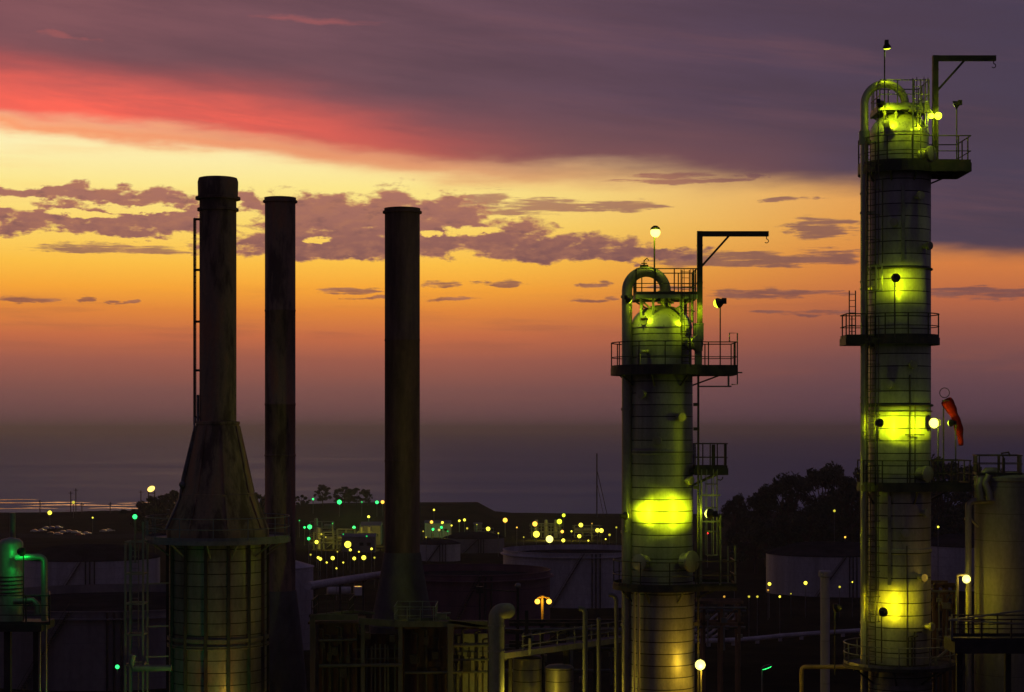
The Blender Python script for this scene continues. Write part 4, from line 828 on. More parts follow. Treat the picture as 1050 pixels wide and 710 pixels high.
# its front platform
t = thing('service_platform', 'dark railed service platform in front of the wide grey vessel', 'platform', (wx(1015, 86), 86, hgt(wx(1015, 86), 86)))
s = MB().box((wx(1020, 86), 86.3, zz(662, 86)), wx(1066, 86) - wx(976, 86), 2.2, 0.55); s.build('deck', STEEL, t)
railing(t, [(wx(976, 85.3), 85.3), (wx(1066, 85.3), 85.3), (wx(1066, 87.3), 87.3), (wx(976, 87.3), 87.3)], zz(656, 86), STEEL, 0.95, 0.035, 1.3)
s = MB()
for px_ in (985, 1035): s.bar((wx(px_, 86), 86.3, t.location.z), (wx(px_, 86), 86.3, zz(668, 86)), .25)
s.build('leg', STEEL, t)
# awning like roof bar over it
s = MB(); s.bar(W(973, 636, 85), W(1050, 626, 88), .1, .06); s.bar(W(973, 636, 85), W(1050, 640, 85), .08, .06); s.bar(W(976, 634, 85.2), W(976, 656, 85.2), .1, .1); s.build('canopy_bar', GALV, t)
bulb_lamp('starry yellow street lamp on a pole between the tall column and the grey vessel', W(991, 594, 92.8), Vector((wx(981.5, 92.8), 92.8, hgt(wx(981.5, 92.8), 92.8))), 'W', 0.2, 45, name='street_lamp', group='bracket lamps near the columns', tint=(1, .62, .06), cap=False, pole_r=.07)

# ------------------------------------------------------------------ standpipe, yellow pipe, green lamp, pipeline on the right
gs = hgt(wx(846, 110), 110)
t = thing('vent_stack', 'pale grey standpipe with a wider cap, left of the tall column', 'vent stack', (wx(846, 110), 110, gs)); ks = 110 / F
MB().lathe([(4.8 * ks, gs - .5), (4.8 * ks, zz(592, 110))], wx(846, 110), 110, 24).build('shaft', TWHITE, t)
MB().lathe([(4.8 * ks, zz(592, 110) + .003), (6.6 * ks, zz(591, 110)), (6.6 * ks, zz(586.5, 110)), (5.6 * ks, zz(585.5, 110)), (0, zz(585, 110))], wx(846, 110), 110, 24).build('cap', TWHITE, t)
s = MB().tube([(wx(822, 100), 100, hgt(wx(822, 100), 100)), W(822, 690, 100)] + arc(W(826, 688, 100), 4 * .05, PI, PI / 2, 5, X, Z) + [W(856, 684, 100), W(880, 684, 99)], .11, 10)
tag(s.build('bent_pipe', worn('yellow_pipe_paint', (.4, .3, .08), (.5, .4, .12), (.55, .42, .14), 1, None, .55), origin=(wx(822, 100), 100, hgt(wx(822, 100), 100))), 'dull yellow pipe bending toward the foot of the tall column', 'pipe')
t = thing('street_lamp', 'green flat headed lamp on a post at the bottom, between the two columns', 'lamp', (wx(781.5, 150), 150, hgt(wx(781.5, 150), 150)), 'bracket lamps near the columns')
s = MB(); s.tube([t.location, W(781.5, 688, 150), W(784, 685, 150)], .06, 6); s.build('pole', GALV, t)
MB().lathe([(0.34, -.05), (0.36, .03), (0.2, .13), (0, .15)], seg=16, M=Matrix.Translation(W(786, 684, 150)) @ Matrix.Rotation(-.35, 4, 'Y') @ Matrix.Scale(1.3, 4, X)).build('shade', STEEL, t)
MB().lathe([(0.0, -.16), (0.25, -.12), (0.33, -.05)], seg=16, M=Matrix.Translation(W(786, 684, 150)) @ Matrix.Rotation(-.35, 4, 'Y') @ Matrix.Scale(1.3, 4, X), cap=False).build('lens', LMAT['G'], t)
def hug(pts, rr, lift, mat, name, lab, cat, group=None, seg=10):
    P = []
    for a, b in zip(pts, pts[1:]):
        for i in range(12): q = Vector((*a, 0)).lerp(Vector((*b, 0)), i / 12); P.append(q)
    P.append(Vector((*pts[-1], 0)))
    for q in P: q.z = hgt(q.x, q.y) + lift
    s = MB().tube(P, rr, seg)
    for i in range(0, len(P), 3): s.box(P[i] - Z * (lift / 2 + .2), rr * 1.6, .4, lift + .3)
    return tag(s.build(name, mat, origin=(P[0].x, P[0].y, P[0].z - lift)), lab, cat, group)
def at_ground(px, py, d0=120, d1=1150):              # where that line of sight meets the terrain
    dd = d0
    while dd < d1:
        if zz(py, dd) <= hgt(wx(px, dd), dd): break
        dd += 1.0
    return (wx(px, dd), dd)
hug([at_ground(700, 664), at_ground(800, 658), at_ground(885, 652)], .42, 1.0, TWHITE, 'pipeline', 'long pale pipeline crossing the dark slope between the two columns', 'pipeline')
for i, (a, b) in enumerate((((706, 655), (738, 632)), ((712, 658), (745, 632)), ((720, 659), (752, 632)), ((730, 659), (759, 632)))):
    hug([at_ground(*a), at_ground(*b)], .3, .8, TGREY, 'pipeline', 'sloping pale pipe by the short column, %s of four side by side' % ('leftmost', 'second from left', 'third from left', 'rightmost')[i], 'pipeline', 'parallel pipes up the slope')

# ------------------------------------------------------------------ STORAGE TANKS
def tank(cx_, dist, wpx, ytop, mat, lab, kind='open', group='storage tanks'):
    x, y = wx(cx_, dist), dist; r = wpx / 2 * dist / F; zt = zz(ytop, dist); g = min(hgt(x + dx, y + dy) for dx in (-r, 0, r) for dy in (-r, 0, r)) - .3
    t = thing('storage_tank', lab, 'tank', (x, y, g), group); n = 72
    if kind == 'open':
        MB().lathe([(r, g), (r, zt - 1.9), (r, zt), (r - .12, zt), (r - .12, zt - 1.3)], x, y, n, cap=False).build('wall', mat, t)
        MB().lathe([(r - .13, zt - 1.3), (r * .97, zt - 1.2), (r * .5, zt - 1.0), (0, zt - .95)], x, y, n, cap=False).build('floating_roof', ROOF, t)
        s = MB().lathe([(r + .002, zt - 1.15), (r + .7, zt - 1.1), (r + .7, zt - .95), (r + .002, zt - .92)], x, y, n, cap=False); s.lathe([(r + .002, zt - .16), (r + .16, zt - .14), (r + .16, zt + .02), (r, zt + .03)], x, y, n, cap=False); s.build('wind_girder', mat, t)
    else:
        MB().lathe([(r, g), (r, zt)], x, y, n).build('wall', mat, t)
        MB().lathe([(r + .15, zt - .12), (r + .15, zt + .05), (r * .55, zt + r * .15), (0.3, zt + r * (.28 if kind == 'cone' else .05))], x, y, n).build('roof', mat if kind == 'cone' else ROOF, t)
    # spiral stair and a pair of riser pipes on the side that faces the plant
    s = MB(); a0 = -PI * .62
    for i in range(40):
        a = a0 + i / 40 * .55 * min(1, 14 / r); zz_ = g + (zt - g) * i / 40
        s.box((x + (r + .45) * math.cos(a), y + (r + .45) * math.sin(a), zz_ + .2), .8, .5, .06, a)
    P = [Vector((x + (r + .85) * math.cos(a0 + i / 40 * .55 * min(1, 14 / r)), y + (r + .85) * math.sin(a0 + i / 40 * .55 * min(1, 14 / r)), g + (zt - g) * i / 40 + 1.1)) for i in range(41)]
    s.tube(P, .04, 5); s.tube([p - Z * 1.0 for p in P], .07, 5); s.build('stair', STEEL, t)
    s = MB()
    for da in (0, .9 / r, 1.9 / r):
        a = -PI * .45 + da; p = Vector((x + (r + .25) * math.cos(a), y + (r + .25) * math.sin(a), 0)); s.tube([p + Z * g, p + Z * (zt - .1)], .16, 8)
    s.build('riser_pipe', STEEL, t)
    return t
tank(92, 450, 142, 571, TWHITE, 'pale tank between the green lit vessel and the furnace, with two dark risers', 'flat')
tank(118, 285, 330, 612, TGREY, 'huge dark tank in front at lower left, behind the ladder tower')
tank(282, 330, 78, 581, TWHITE, 'pale tank with a cone roof showing right of the thin stack', 'cone')
tank(448, 640, 48, 557, TWHITE, 'small blue grey tank just right of the middle stack', 'flat')
tank(486, 700, 62, 551, TGREY, 'grey brown tank behind, right of the small blue grey tank', 'flat')
tank(592, 470, 152, 563, TWHITE, 'wide rimmed tank left of the short column, under the cluster of lamps')
tank(480, 330, 168, 584, TDARK, 'wide maroon tank right of the middle stack base, in front of the blue grey tank')
tank(850, 500, 128, 567, TWHITE, 'pale tank between the two columns, below the dark trees', 'flat')
tank(1000, 520, 120, 558, TWHITE, 'pale tank right behind the tall column, left of the grey vessel', 'flat')

# ------------------------------------------------------------------ FAR PLANT: lamps, buildings, pipes, vehicles
LAMPS = [  # bearing, row, colour, radius in px, range (0 = standing on an 8 m post), label
 (321, 512, 'G', 1.3, 0, 'faint green lamp at the left foot of the hilltop trees'),
 (348, 515, 'G', 2.3, 0, 'green lamp below the widest hilltop tree'),
 (371, 515, 'G', 1.2, 0, 'tiny green lamp below the right hilltop tree'),
 (386.5, 515.3, 'G', 1.8, 0, 'green lamp touching an orange one, left of the middle stack'),
 (392.3, 515, 'O', 2.0, 0, 'orange lamp touching a green one, left of the middle stack'),
 (378, 530, 'Y', 1.5, 0, 'lone yellow lamp on the slope below the hilltop trees'),
 (312.3, 541, 'G', 1.2, 0, 'dot of green light left of the biggest green lamp'),
 (317.5, 540.5, 'G', 2.7, 0, 'biggest green lamp, right of the thin stack'),
 (363, 541, 'G', 1.8, 0, 'left one of three green lamps over the yellow lit yard'),
 (371, 538.5, 'G', 1.6, 0, 'middle one of three green lamps over the yellow lit yard'),
 (385.5, 539, 'G', 1.4, 0, 'right one of three green lamps, close to the middle stack'),
 (316.6, 552.5, 'G', 1.8, 0, 'green lamp straight below the biggest green lamp'),
 (324.6, 556, 'Y', 2.3, 0, 'yellow lamp right below the two stacked green lamps'),
 (329.5, 548, 'Y', 1.0, 0, 'tiny yellow lamp on a small frame above the yellow lamp by the thin stack'),
 (356.6, 558.5, 'Y', 3.3, 0, 'biggest yellow lamp between the thin and middle stacks'),
 (359.2, 564, 'Y', 1.3, 0, 'small yellow lamp just beneath the biggest yellow lamp'),
 (318.5, 569, 'Y', 1.3, 0, 'leftmost yellow lamp in the low row, above the cone roof'),
 (326.3, 572, 'Y', 1.7, 0, 'upper one of two touching yellow lamps in the low row'),
 (328.5, 573.4, 'Y', 1.6, 0, 'lower one of two touching yellow lamps in the low row'),
 (341.2, 572.5, 'Y', 2.6, 0, 'large yellow lamp in the middle of the low row'),
 (363.2, 572.8, 'Y', 1.8, 0, 'yellow lamp of the low row, second from its right end'),
 (373, 572, 'Y', 2.3, 0, 'yellow lamp at the right end of the low row, by the middle stack base'),
 (269.3, 516.5, 'G', 1.5, 0, 'green lamp in the gap between furnace stack and thin stack'),
 (429, 516.5, 'Y', 0.9, 0, 'speck of yellow light on the right edge of the middle stack'),
 (445, 523, 'Y', 1.3, 0, 'yellow lamp at the top of a mast right of the middle stack'),
 (442.5, 535.5, 'O', 1.8, 0, 'orange lamp of the cluster just right of the middle stack'),
 (453.6, 536, 'Y', 1.5, 0, 'yellow lamp of the cluster just right of the middle stack'),
 (444, 543, 'G', 1.5, 0, 'lower left green lamp of the cluster right of the middle stack'),
 (452.6, 541, 'G', 1.5, 0, 'upper right green lamp of the cluster right of the middle stack'),
 (450.3, 543.6, 'W', 1.6, 0, 'pale lamp of the cluster right of the middle stack'),
 (437, 551, 'Y', 1.0, 0, 'tiny yellow lamp on the edge of the small blue grey tank'),
 (471, 534.2, 'Y', 1.4, 0, 'left one of a pair of small yellow lamps under the bluff'),
 (476.3, 533.3, 'Y', 1.3, 0, 'right one of a pair of small yellow lamps under the bluff'),
 (479, 542, 'Y', 1.0, 0, 'speck of yellow light below the lamp pair under the bluff'),
 (500.5, 542.5, 'Y', 2.4, 0, 'solitary yellow lamp behind the grey brown tank'),
 (518, 533.6, 'O', 2.3, 0, 'solitary amber lamp on the dark shore, centre'),
 (548.5, 537.4, 'O', 2.6, 0, 'amber lamp above the two brightest yellow lamps'),
 (550, 548, 'Y', 3.9, 0, 'bright yellow lamp, left of the brightest one'),
 (563.5, 553, 'W', 4.3, 0, 'brightest pale yellow lamp above the wide rimmed tank'),
 (573.6, 535, 'YG', 2.8, 0, 'lime lamp, lower one of two beneath the guyed mast'),
 (578, 528.6, 'YG', 1.8, 0, 'lime lamp, higher one of two beneath the guyed mast'),
 (576.5, 545.3, 'O', 1.7, 0, 'smudgy orange lamp below the two lime lamps'),
 (577.6, 554.3, 'Y', 2.3, 0, 'yellow lamp right beside the brightest pale lamp'),
 (595.6, 538.6, 'Y', 2.3, 0, 'yellow lamp, upper one of two left of the lamp pair by the short column'),
 (594, 550, 'Y', 2.3, 0, 'yellow lamp, lower one of two left of the lamp pair by the short column'),
 (612.6, 544, 'Y', 2.0, 0, 'left one of two touching yellow lamps by the short column'),
 (616.6, 544.2, 'Y', 2.3, 0, 'right one of two touching yellow lamps by the short column'),
 (625, 548.6, 'Y', 1.6, 0, 'yellow lamp nearest the short column'),
 (603.3, 554.6, 'Y', 0.8, 0, 'speck of yellow light above the rim of the wide tank'),
 (855.6, 524, 'Y', 1.6, 560, 'yellow lamp in front of the dark trees'),
 (866.6, 551, 'O', 1.0, 520, 'tiny orange lamp low beside the tall column, above the pale tank'),
 (789, 599, 'Y', 2.1, 430, 'yellow lamp before the left end of the pale tank'),
 (787.6, 605.3, 'O', 1.2, 425, 'small orange lamp right below the yellow lamp at the pale tank'),
 (826, 598, 'Y', 2.2, 430, 'yellow lamp before the middle of the pale tank'),
 (861, 602, 'Y', 1.2, 430, 'small yellow lamp before the right end of the pale tank'),
 (742.6, 612, 'O', 1.4, 0, 'orange lamp beside the short column, first of the row under the pale tank'),
 (768, 612, 'Y', 1.1, 0, 'small yellow lamp, left of the brighter one in the row under the pale tank'),
 (776.6, 612, 'Y', 1.6, 0, 'brightest yellow lamp in the row under the pale tank'),
 (799.6, 612, 'Y', 1.2, 0, 'small yellow lamp, rightmost of the row under the pale tank'),
 (962, 540.5, 'Y', 1.2, 480, 'small yellow lamp right of the tall column'),
 (1006, 651.5, 'Y', 1.0, 120, 'speck of yellow light behind the service platform'),
 (725.6, 547, 'R', 0.9, 600, 'tiny red light seen through the caged ladder'),
 (51, 526, 'Y', 2.2, 0, 'yellow lamp on the ridge at far left, near the single pole'),
 (75.3, 515.3, 'Y', 1.5, 1060, 'small yellow lamp between the two tall power poles'),
 (138.3, 530, 'G', 2.6, 97, 'green lamp on top of the ladder tower'),
 (120.3, 684, 'G', 2.3, 200, 'green lamp low in front of the huge dark tank'),
]
LAMPS += [
 (334, 551, 'Y', .8, 0, 'speck of yellow light left of the biggest yellow lamp between the stacks'), (346, 566, 'Y', .9, 0, 'speck of yellow light above the large lamp of the low row'), (335, 577, 'Y', 1.0, 0, 'small yellow lamp under the pipe rack, left of its middle'),
 (352, 577, 'Y', .9, 0, 'small yellow lamp under the pipe rack, at its middle'), (368, 566, 'Y', .9, 0, 'speck of yellow light over the right part of the low row'), (381, 563, 'Y', 1.3, 0, 'yellow lamp against the tall block beside the middle stack'),
 (384, 572, 'Y', 1.0, 0, 'small yellow lamp behind the left edge of the middle stack base'), (307, 534, 'G', .8, 0, 'speck of green light beside the thin stack, highest there'), (341, 537, 'G', .9, 0, 'speck of green light in the middle of the dark slope'),
 (352, 548, 'G', .8, 0, 'speck of green light above the biggest yellow lamp'), (376, 550, 'G', 1.0, 0, 'small green lamp at the lit block beside the middle stack'), (345, 583, 'Y', .8, 0, 'speck of yellow light low in the lit yard'),
 (434, 545, 'Y', .8, 0, 'speck of yellow light touching the right edge of the middle stack'), (459, 545, 'G', .8, 0, 'speck of green light right of the cluster by the middle stack'), (463, 539, 'Y', .8, 0, 'speck of yellow light between cluster and lamp pair under the bluff'),
 (489, 538, 'Y', .8, 0, 'speck of yellow light between the lamp pair and the solitary yellow lamp'), (511, 547, 'Y', .8, 0, 'speck of yellow light right of the solitary yellow lamp'), (530, 541, 'O', .8, 0, 'speck of orange light left of the bright yellow lamps'),
 (537, 551, 'Y', .9, 0, 'small yellow lamp at the left of the bright yellow lamp'), (586, 545, 'Y', .9, 0, 'speck of yellow light between the lime pair and the stacked yellow pair'), (607, 537, 'O', .8, 0, 'speck of orange light at the foot of the guyed mast'),
 (632, 541, 'Y', .9, 0, 'speck of yellow light touching the pipe of the short column'), (621, 553, 'Y', .9, 0, 'speck of yellow light beneath the nearest lamp to the short column'), (95, 531, 'Y', .8, 0, 'speck of yellow light on the far left slope, above the car park'),
 (753, 603, 'O', .8, 0, 'speck of orange light above the row under the pale tank'), (811, 609, 'Y', .8, 430, 'speck of yellow light at the foot of the pale tank'), (874, 597, 'Y', .8, 430, 'speck of yellow light touching the pipe of the tall column')]
for px_, py_, c_, rp_, dd, lab in LAMPS:
    if dd == 0:
        dd = 300.0
        while dd < 1100 and zz(py_, dd) > hgt(wx(px_, dd), dd) + 8: dd += 2
    p = W(px_, py_, dd); g = hgt(p.x, dd); 
    if dd == 97: g = z1f(553)
    if p.z - g < 2: g = p.z - 2
    rl = random.Random(int(px_ * 31 + py_ * 7)); r_ = rp_ * dd / F * rl.uniform(.72, 1.05)
    t = thing('yard_lamp', lab, 'lamp', (p.x, dd, g), 'small lamps scattered over the far plant')
    s = MB().tube([(p.x, dd + r_ * .4, g - .3), (p.x, dd + r_ * .4, p.z)], max(.05, dd * .00016), 6); s.build('pole', GALV, t)
    MB().sphere(p, r_, 12).build('globe', (LDIM if rp_ < 1.7 and rl.random() < .5 else LMAT)[c_], t)
# yard glow: light from the biggest of those lamps falls on the ground and sheds below
for px_, py_, dd_, c_, e_ in ((357, 560, 880, 'Y', 5000), (341, 573, 735, 'Y', 3500), (326, 573, 735, 'Y', 2000), (373, 570, 735, 'Y', 3500), (383, 563, 838, 'Y', 2500), (560, 552, 900, 'Y', 4500), (594, 548, 900, 'Y', 2500), (450, 543, 900, 'G', 1500), (368, 541, 960, 'G', 2500)):
    ld = bpy.data.lights.new('lamp_glow', 'POINT'); ld.energy = e_; ld.color = LCOL[c_]; ld.shadow_soft_size = 1.0; lo = bpy.data.objects.new('lamp_glow', ld); C.objects.link(lo)
    p = W(px_, py_, dd_); lo.location = (p.x, dd_ - 2, max(p.z, hgt(p.x, dd_) + 5))
# flare-like lamp on a two legged frame, left
dd = 620; p = W(155, 501.5, dd); g = hgt(p.x, dd)
t = thing('frame_lamp', 'large orange lamp on a two legged frame left of the furnace', 'lamp', (p.x, dd, g))
s = MB()
for px_ in (152.2, 158.6): s.bar((wx(px_, dd), dd, g - .3), W(px_, 504, dd), .28)
for yy in (506, 516, 526): s.bar(W(152.2, yy, dd), W(158.6, yy, dd), .15)
s.build('frame', STEEL, t); MB().lathe([(1.25 * math.sin(PI * i / 8), -.85 * math.cos(PI * i / 8)) for i in range(9)], seg=14, M=Matrix.Translation(p) @ Matrix.Rotation(-.5, 4, 'Y'), cap=False).build('globe', emit('lamp_amber', (1.0, .62, .12), 2.6), t)
# power poles on the ridge
for px_, yt, dd, lab in ((41, 513, 1095, 'single power pole standing left of the yellow ridge lamp'), (72.5, 504, 1095, 'left one of the two tall power poles at far left'), (77.8, 501, 1098, 'right one, with crossarm, of the two tall power poles'), (84, 516, 1095, 'stubby power pole beside the two tall ones'), (113, 515, 1095, 'short power pole halfway to the orange frame lamp'), (144.5, 503, 1095, 'tall power pole just left of the orange frame lamp')):
    p = W(px_, yt, dd); g = hgt(p.x, dd); t = thing('power_pole', lab, 'pole', (p.x, dd, g), 'power poles on the left ridge')
    MB().tube([(p.x, dd, g - .5), p], .26, 6).build('mast', BARK, t); MB().bar(p - Z * 1.0 - X * 1.3, p - Z * 1.0 + X * 1.3, .2, .25).build('crossarm', BARK, t)
s = MB()
for dz in (-1.0, -3.2): 
    P = []
    for a, b in zip((41, 77.8, 113, 144.5), (77.8, 113, 144.5, 215)):
        for i in range(10): u = i / 10; q = W(a + (b - a) * u, 516.5, 1095); q.z += dz - 2.2 * u * (1 - u) * 2; P.append(q)
    s.tube(P, .07, 4)
tag(s.build('power_line', STEEL, origin=W(41, 516, 1095)), 'thin sagging wires strung between the ridge power poles', 'wires')
# guyed mast
p = W(612, 465, 1080); g = hgt(p.x, 1080); t = thing('radio_mast', 'tall thin mast with slanting stay wires left of the short column', 'mast', (p.x, 1080, g))
s = MB(); s.bar((p.x, 1080, g - .5), p, .7)
s.build('mast', STEEL, t); s = MB()
s.tube([p - Z * 9, W(623, 530, 1082)], .22, 5); s.tube([p - Z * 16, W(619, 529, 1081)], .14, 5); s.build('stay_wire', STEEL, t)
# distant sheds and process blocks
SHED = [(368, 700, 34, 7, 6, 'low shed under the yellow lamps, left of the middle stack', WALLP), (381, 860, 20, 11, 9, 'taller yellow lit block touching the left side of the middle stack', WALLP), (449, 930, 26, 9, 7, 'pale low building below the green lamps right of the middle stack', TWHITE), (508, 720, 12, 6, 5, 'small shed at the left end of the wide rimmed tank', WALLP), (490, 960, 8, 5, 5, 'small hut under the bluff', WALLP), (858, 590, 22, 9, 4.6, 'white roofed building behind the pale tank between the columns', TWHITE)]
for px_, dd, wpx, dep, hh, lab, mt in SHED:
    x = wx(px_, dd); g = hgt(x, dd) - .3; w_ = wpx * dd / F; t = thing('shed', lab, 'building', (x, dd, g), 'small plant buildings')
    MB().box((x, dd, g + hh / 2), w_, dep, hh).build('wall', mt, t)
    s = MB(); s.add([(x - w_ / 2 - .3, dd - dep / 2 - .3, g + hh + .003), (x + w_ / 2 + .3, dd - dep / 2 - .3, g + hh + .003), (x + w_ / 2 + .3, dd + dep / 2 + .3, g + hh + .003), (x - w_ / 2 - .3, dd + dep / 2 + .3, g + hh + .003), (x - w_ / 2 - .3, dd, g + hh + dep * .14), (x + w_ / 2 + .3, dd, g + hh + dep * .14)], [(0, 1, 5, 4), (2, 3, 4, 5), (0, 4, 3), (1, 2, 5), (3, 2, 1, 0)]); s.build('roof', GALV, t, smooth=False)
    MB().box((x - w_ * .2, dd - dep / 2 - .04, g + 1.3), 1.2, .08, 2.2).build('door', STEEL, t)
    for q in (.1, .32): MB().box((x + w_ * q, dd - dep / 2 - .04, g + hh * .55), w_ * .12, .08, 1.1).build('window', GLASS, t)
# pipe rack in the lit yard
dd = 715; t = thing('pipe_rack', 'long low pipe rack under the row of yellow lamps left of the middle stack', 'pipe rack', (wx(345, dd), dd, hgt(wx(345, dd), dd)))
s = MB(); zr = zz(566, dd)
for i in range(9): xx = wx(310 + 10 * i, dd); s.bar((xx, dd, hgt(xx, dd) - .3), (xx, dd, zr + 1.0), .3)
s.build('support_post', STEEL, t); s = MB()
for j in range(4): s.tube([(wx(306, dd), dd - .8 + j * .5, zr + .5 * (j % 2) - .6), (wx(392, dd), dd - .8 + j * .5, zr + .5 * (j % 2) - .6)], .22, 6)
s.build('pipe', PIPE, t)
# process units standing in the lit yard
def process_unit(px_, dd, wpx, hh, lab, seed):
    rnd = random.Random(seed); x = wx(px_, dd); g = hgt(x, dd) - .3; w_ = wpx * dd / F; t = thing('process_unit', lab, 'process unit', (x, dd, g), 'process units in the lit yard')
    s = MB(); n = max(2, int(w_ / 4))
    for i in range(n + 1):
        for dy in (-2, 2): s.bar((x - w_ / 2 + w_ * i / n, dd + dy, g), (x - w_ / 2 + w_ * i / n, dd + dy, g + hh), .3)
    for zz_ in (hh * .45, hh):
        for dy in (-2, 2): s.bar((x - w_ / 2, dd + dy, g + zz_), (x + w_ / 2, dd + dy, g + zz_), .3)
    for i in range(n): s.bar((x - w_ / 2 + w_ * i / n, dd - 2.2, g), (x - w_ / 2 + w_ * (i + 1) / n, dd - 2.2, g + hh * .45), .16)
    s.build('frame', GREY, t)
    for i in range(n):
        xx = x - w_ / 2 + w_ * (i + .5) / n
        if rnd.random() < .55: MB().lathe([(.1, g), (1.1, g + .3), (1.1, g + hh * rnd.uniform(.6, 1.2)), (.8, g + hh * 1.25), (0, g + hh * 1.3)], xx, dd, 16).build('vessel', PIPE, t)
        else: MB().lathe([(.05, -1.8), (.9, -1.6), (.9, 1.6), (.05, 1.8)], seg=16, M=Matrix.Translation((xx, dd, g + hh * .45 + 1.1)) @ Matrix.Rotation(PI / 2, 4, 'Y')).build('drum', PIPE, t)
    s = MB()
    for i in range(5): zz_ = g + hh * rnd.uniform(.2, 1.05); s.tube([(x - w_ / 2 - 1, dd - 2.6 + .3 * i, zz_), (x + w_ / 2 + 1, dd - 2.6 + .3 * i, zz_)], .16, 6)
    s.build('pipe', GALV, t)
process_unit(332, 760, 20, 7, 'lit steel framework with drums, left of the large lamp of the low row', 1); process_unit(355, 765, 18, 8, 'lit steel framework in the middle of the yellow yard', 2); process_unit(375, 755, 16, 7, 'lit steel framework beside the middle stack base', 3)
process_unit(560, 930, 30, 7, 'lit framework behind the wide rimmed tank, under the brightest lamp', 4); process_unit(602, 930, 26, 6, 'lit framework behind the wide rimmed tank, toward the short column', 5); process_unit(497, 900, 18, 6, 'dim framework behind the grey brown tank', 6); process_unit(330, 950, 24, 6, 'far framework on the slope under the green lamps', 7)
# fat pipe sloping across the gap
a, b = W(316, 601, 300), W(392, 589, 340)
t = thing('conveyor_pipe', 'fat pale pipe on trestles rising between the cone roof tank and the middle stack base', 'pipe', (a.x, a.y, hgt(a.x, a.y)))
MB().tube([a, a.lerp(b, .55), b], [4.2 * .15, 4.2 * .155, 3.6 * .16], 16).build('pipe', TWHITE, t); s = MB()
for u in (.08, .4, .72, .97): q = a.lerp(b, u); s.bar(q - Z * .5, (q.x, q.y, hgt(q.x, q.y) - .3), .35); s.box(q - Z * .62, 1.2, .4, .2)
s.build('trestle', STEEL, t)
# tanker style trucks in the gap
def vehicle(name, lab, cat, px_, py_, L, Wd, H, mt, rz, group, box=False, dd=None):
    x, y = at_ground(px_, py_, 200) if dd is None else (wx(px_, dd), dd); g = hgt(x, y) + .19; t = thing(name, lab, cat, (x, y, g), group); t.rotation_euler = (0, 0, rz)
    o = Vector((x, y, g)); WORLD[t.name] = Vector((0, 0, 0))
    if box:
        MB().lathe([(.02, -L * .33), (H * .28, -L * .32), (H * .3, -L * .3), (H * .3, L * .3), (H * .28, L * .32), (.02, L * .33)], seg=16, M=Matrix.Translation((-L * .12, 0, H * .55)) @ Matrix.Rotation(PI / 2, 4, 'Y')).build('tank_body', TWHITE, t)
        MB().box((-L * .05, 0, .8), L * .9, Wd * .5, .25).build('chassis', STEEL, t)
        MB().prism([(L * .3, -Wd / 2), (L * .5, -Wd / 2), (L * .5, Wd / 2), (L * .3, Wd / 2)], .6, H * .85).build('cab', mt, t)
    else:
        prof = [(-.5, .28), (.5, .28), (.5, .55), (.46, .62), (.22, .66), (.1, .98), (-.25, 1.0), (-.4, .68), (-.49, .64)]
        s = MB(); n = len(prof); vs = []
        for sgn in (-1, 1):
            for u, v in prof: vs.append((u * L, sgn * Wd / 2 * (.82 if v > .7 else 1), v * H))
        s.add(vs, [tuple(range(n - 1, -1, -1)), tuple(range(n, 2 * n))] + [(i, (i + 1) % n, n + (i + 1) % n, n + i) for i in range(n)]); s.build('body', mt, t)
        s = MB()
        for sgn in (-1, 1): s.add([(.17 * L, sgn * Wd * .452, .72 * H), (.09 * L, sgn * Wd * .42, .93 * H), (-.24 * L, sgn * Wd * .42, .94 * H), (-.34 * L, sgn * Wd * .452, .72 * H)], [(0, 1, 2, 3) if sgn < 0 else (3, 2, 1, 0)])
        s.build('window', GLASS, t)
    for u in (-.31, .31):
        for sgn in (-1, 1): MB().lathe([(.33, -.11), (.33, .11)], seg=14, M=Matrix.Translation((u * L, sgn * (Wd / 2 - .08), .33)) @ Matrix.Rotation(PI / 2, 4, 'X')).build('wheel', RUBBER, t)
    return t
CL_ = [('white car in the hillside car park, leftmost', 36, 546.5, 0, .2), ('silver car in the hillside car park, second from left', 43, 546, 1, .1), ('white car, upper left one in the hillside car park', 48, 543.5, 0, .1), ('blue car in the upper row of the hillside car park', 54, 543.3, 2, .15), ('white car at the right of the upper row in the hillside car park', 60, 543, 0, .1),
 ('black car in the lower row of the hillside car park', 53, 549.2, 4, .2), ('silver car lowest in the hillside car park', 59.5, 549.6, 1, .2), ('white car in the middle of the hillside car park', 65, 547.4, 0, .15), ('silver car right of the middle of the hillside car park', 71.5, 547, 1, .2), ('white car before the gap in the hillside car park', 78, 548, 0, .1), ('red car in the lower right of the hillside car park', 82, 550.2, 3, .1), ('white car, lower right one in the hillside car park', 89, 549, 0, .1), ('silver car in the right hand group of the hillside car park', 107, 546.8, 1, .1), ('white car at the right end of the hillside car park', 113, 546, 0, .3)]
for lab, px_, py_, ci, rz in CL_: vehicle('parked_car', lab, 'car', px_, py_, 4.6, 1.8, 1.5, CARS[ci], rz, 'cars in the hillside car park')
vehicle('tank_truck', 'pale tank truck parked under the fat pipe, left of the middle stack base', 'truck', 352, 614, 9, 2.5, 3.2, CARS[0], .2, None, True)

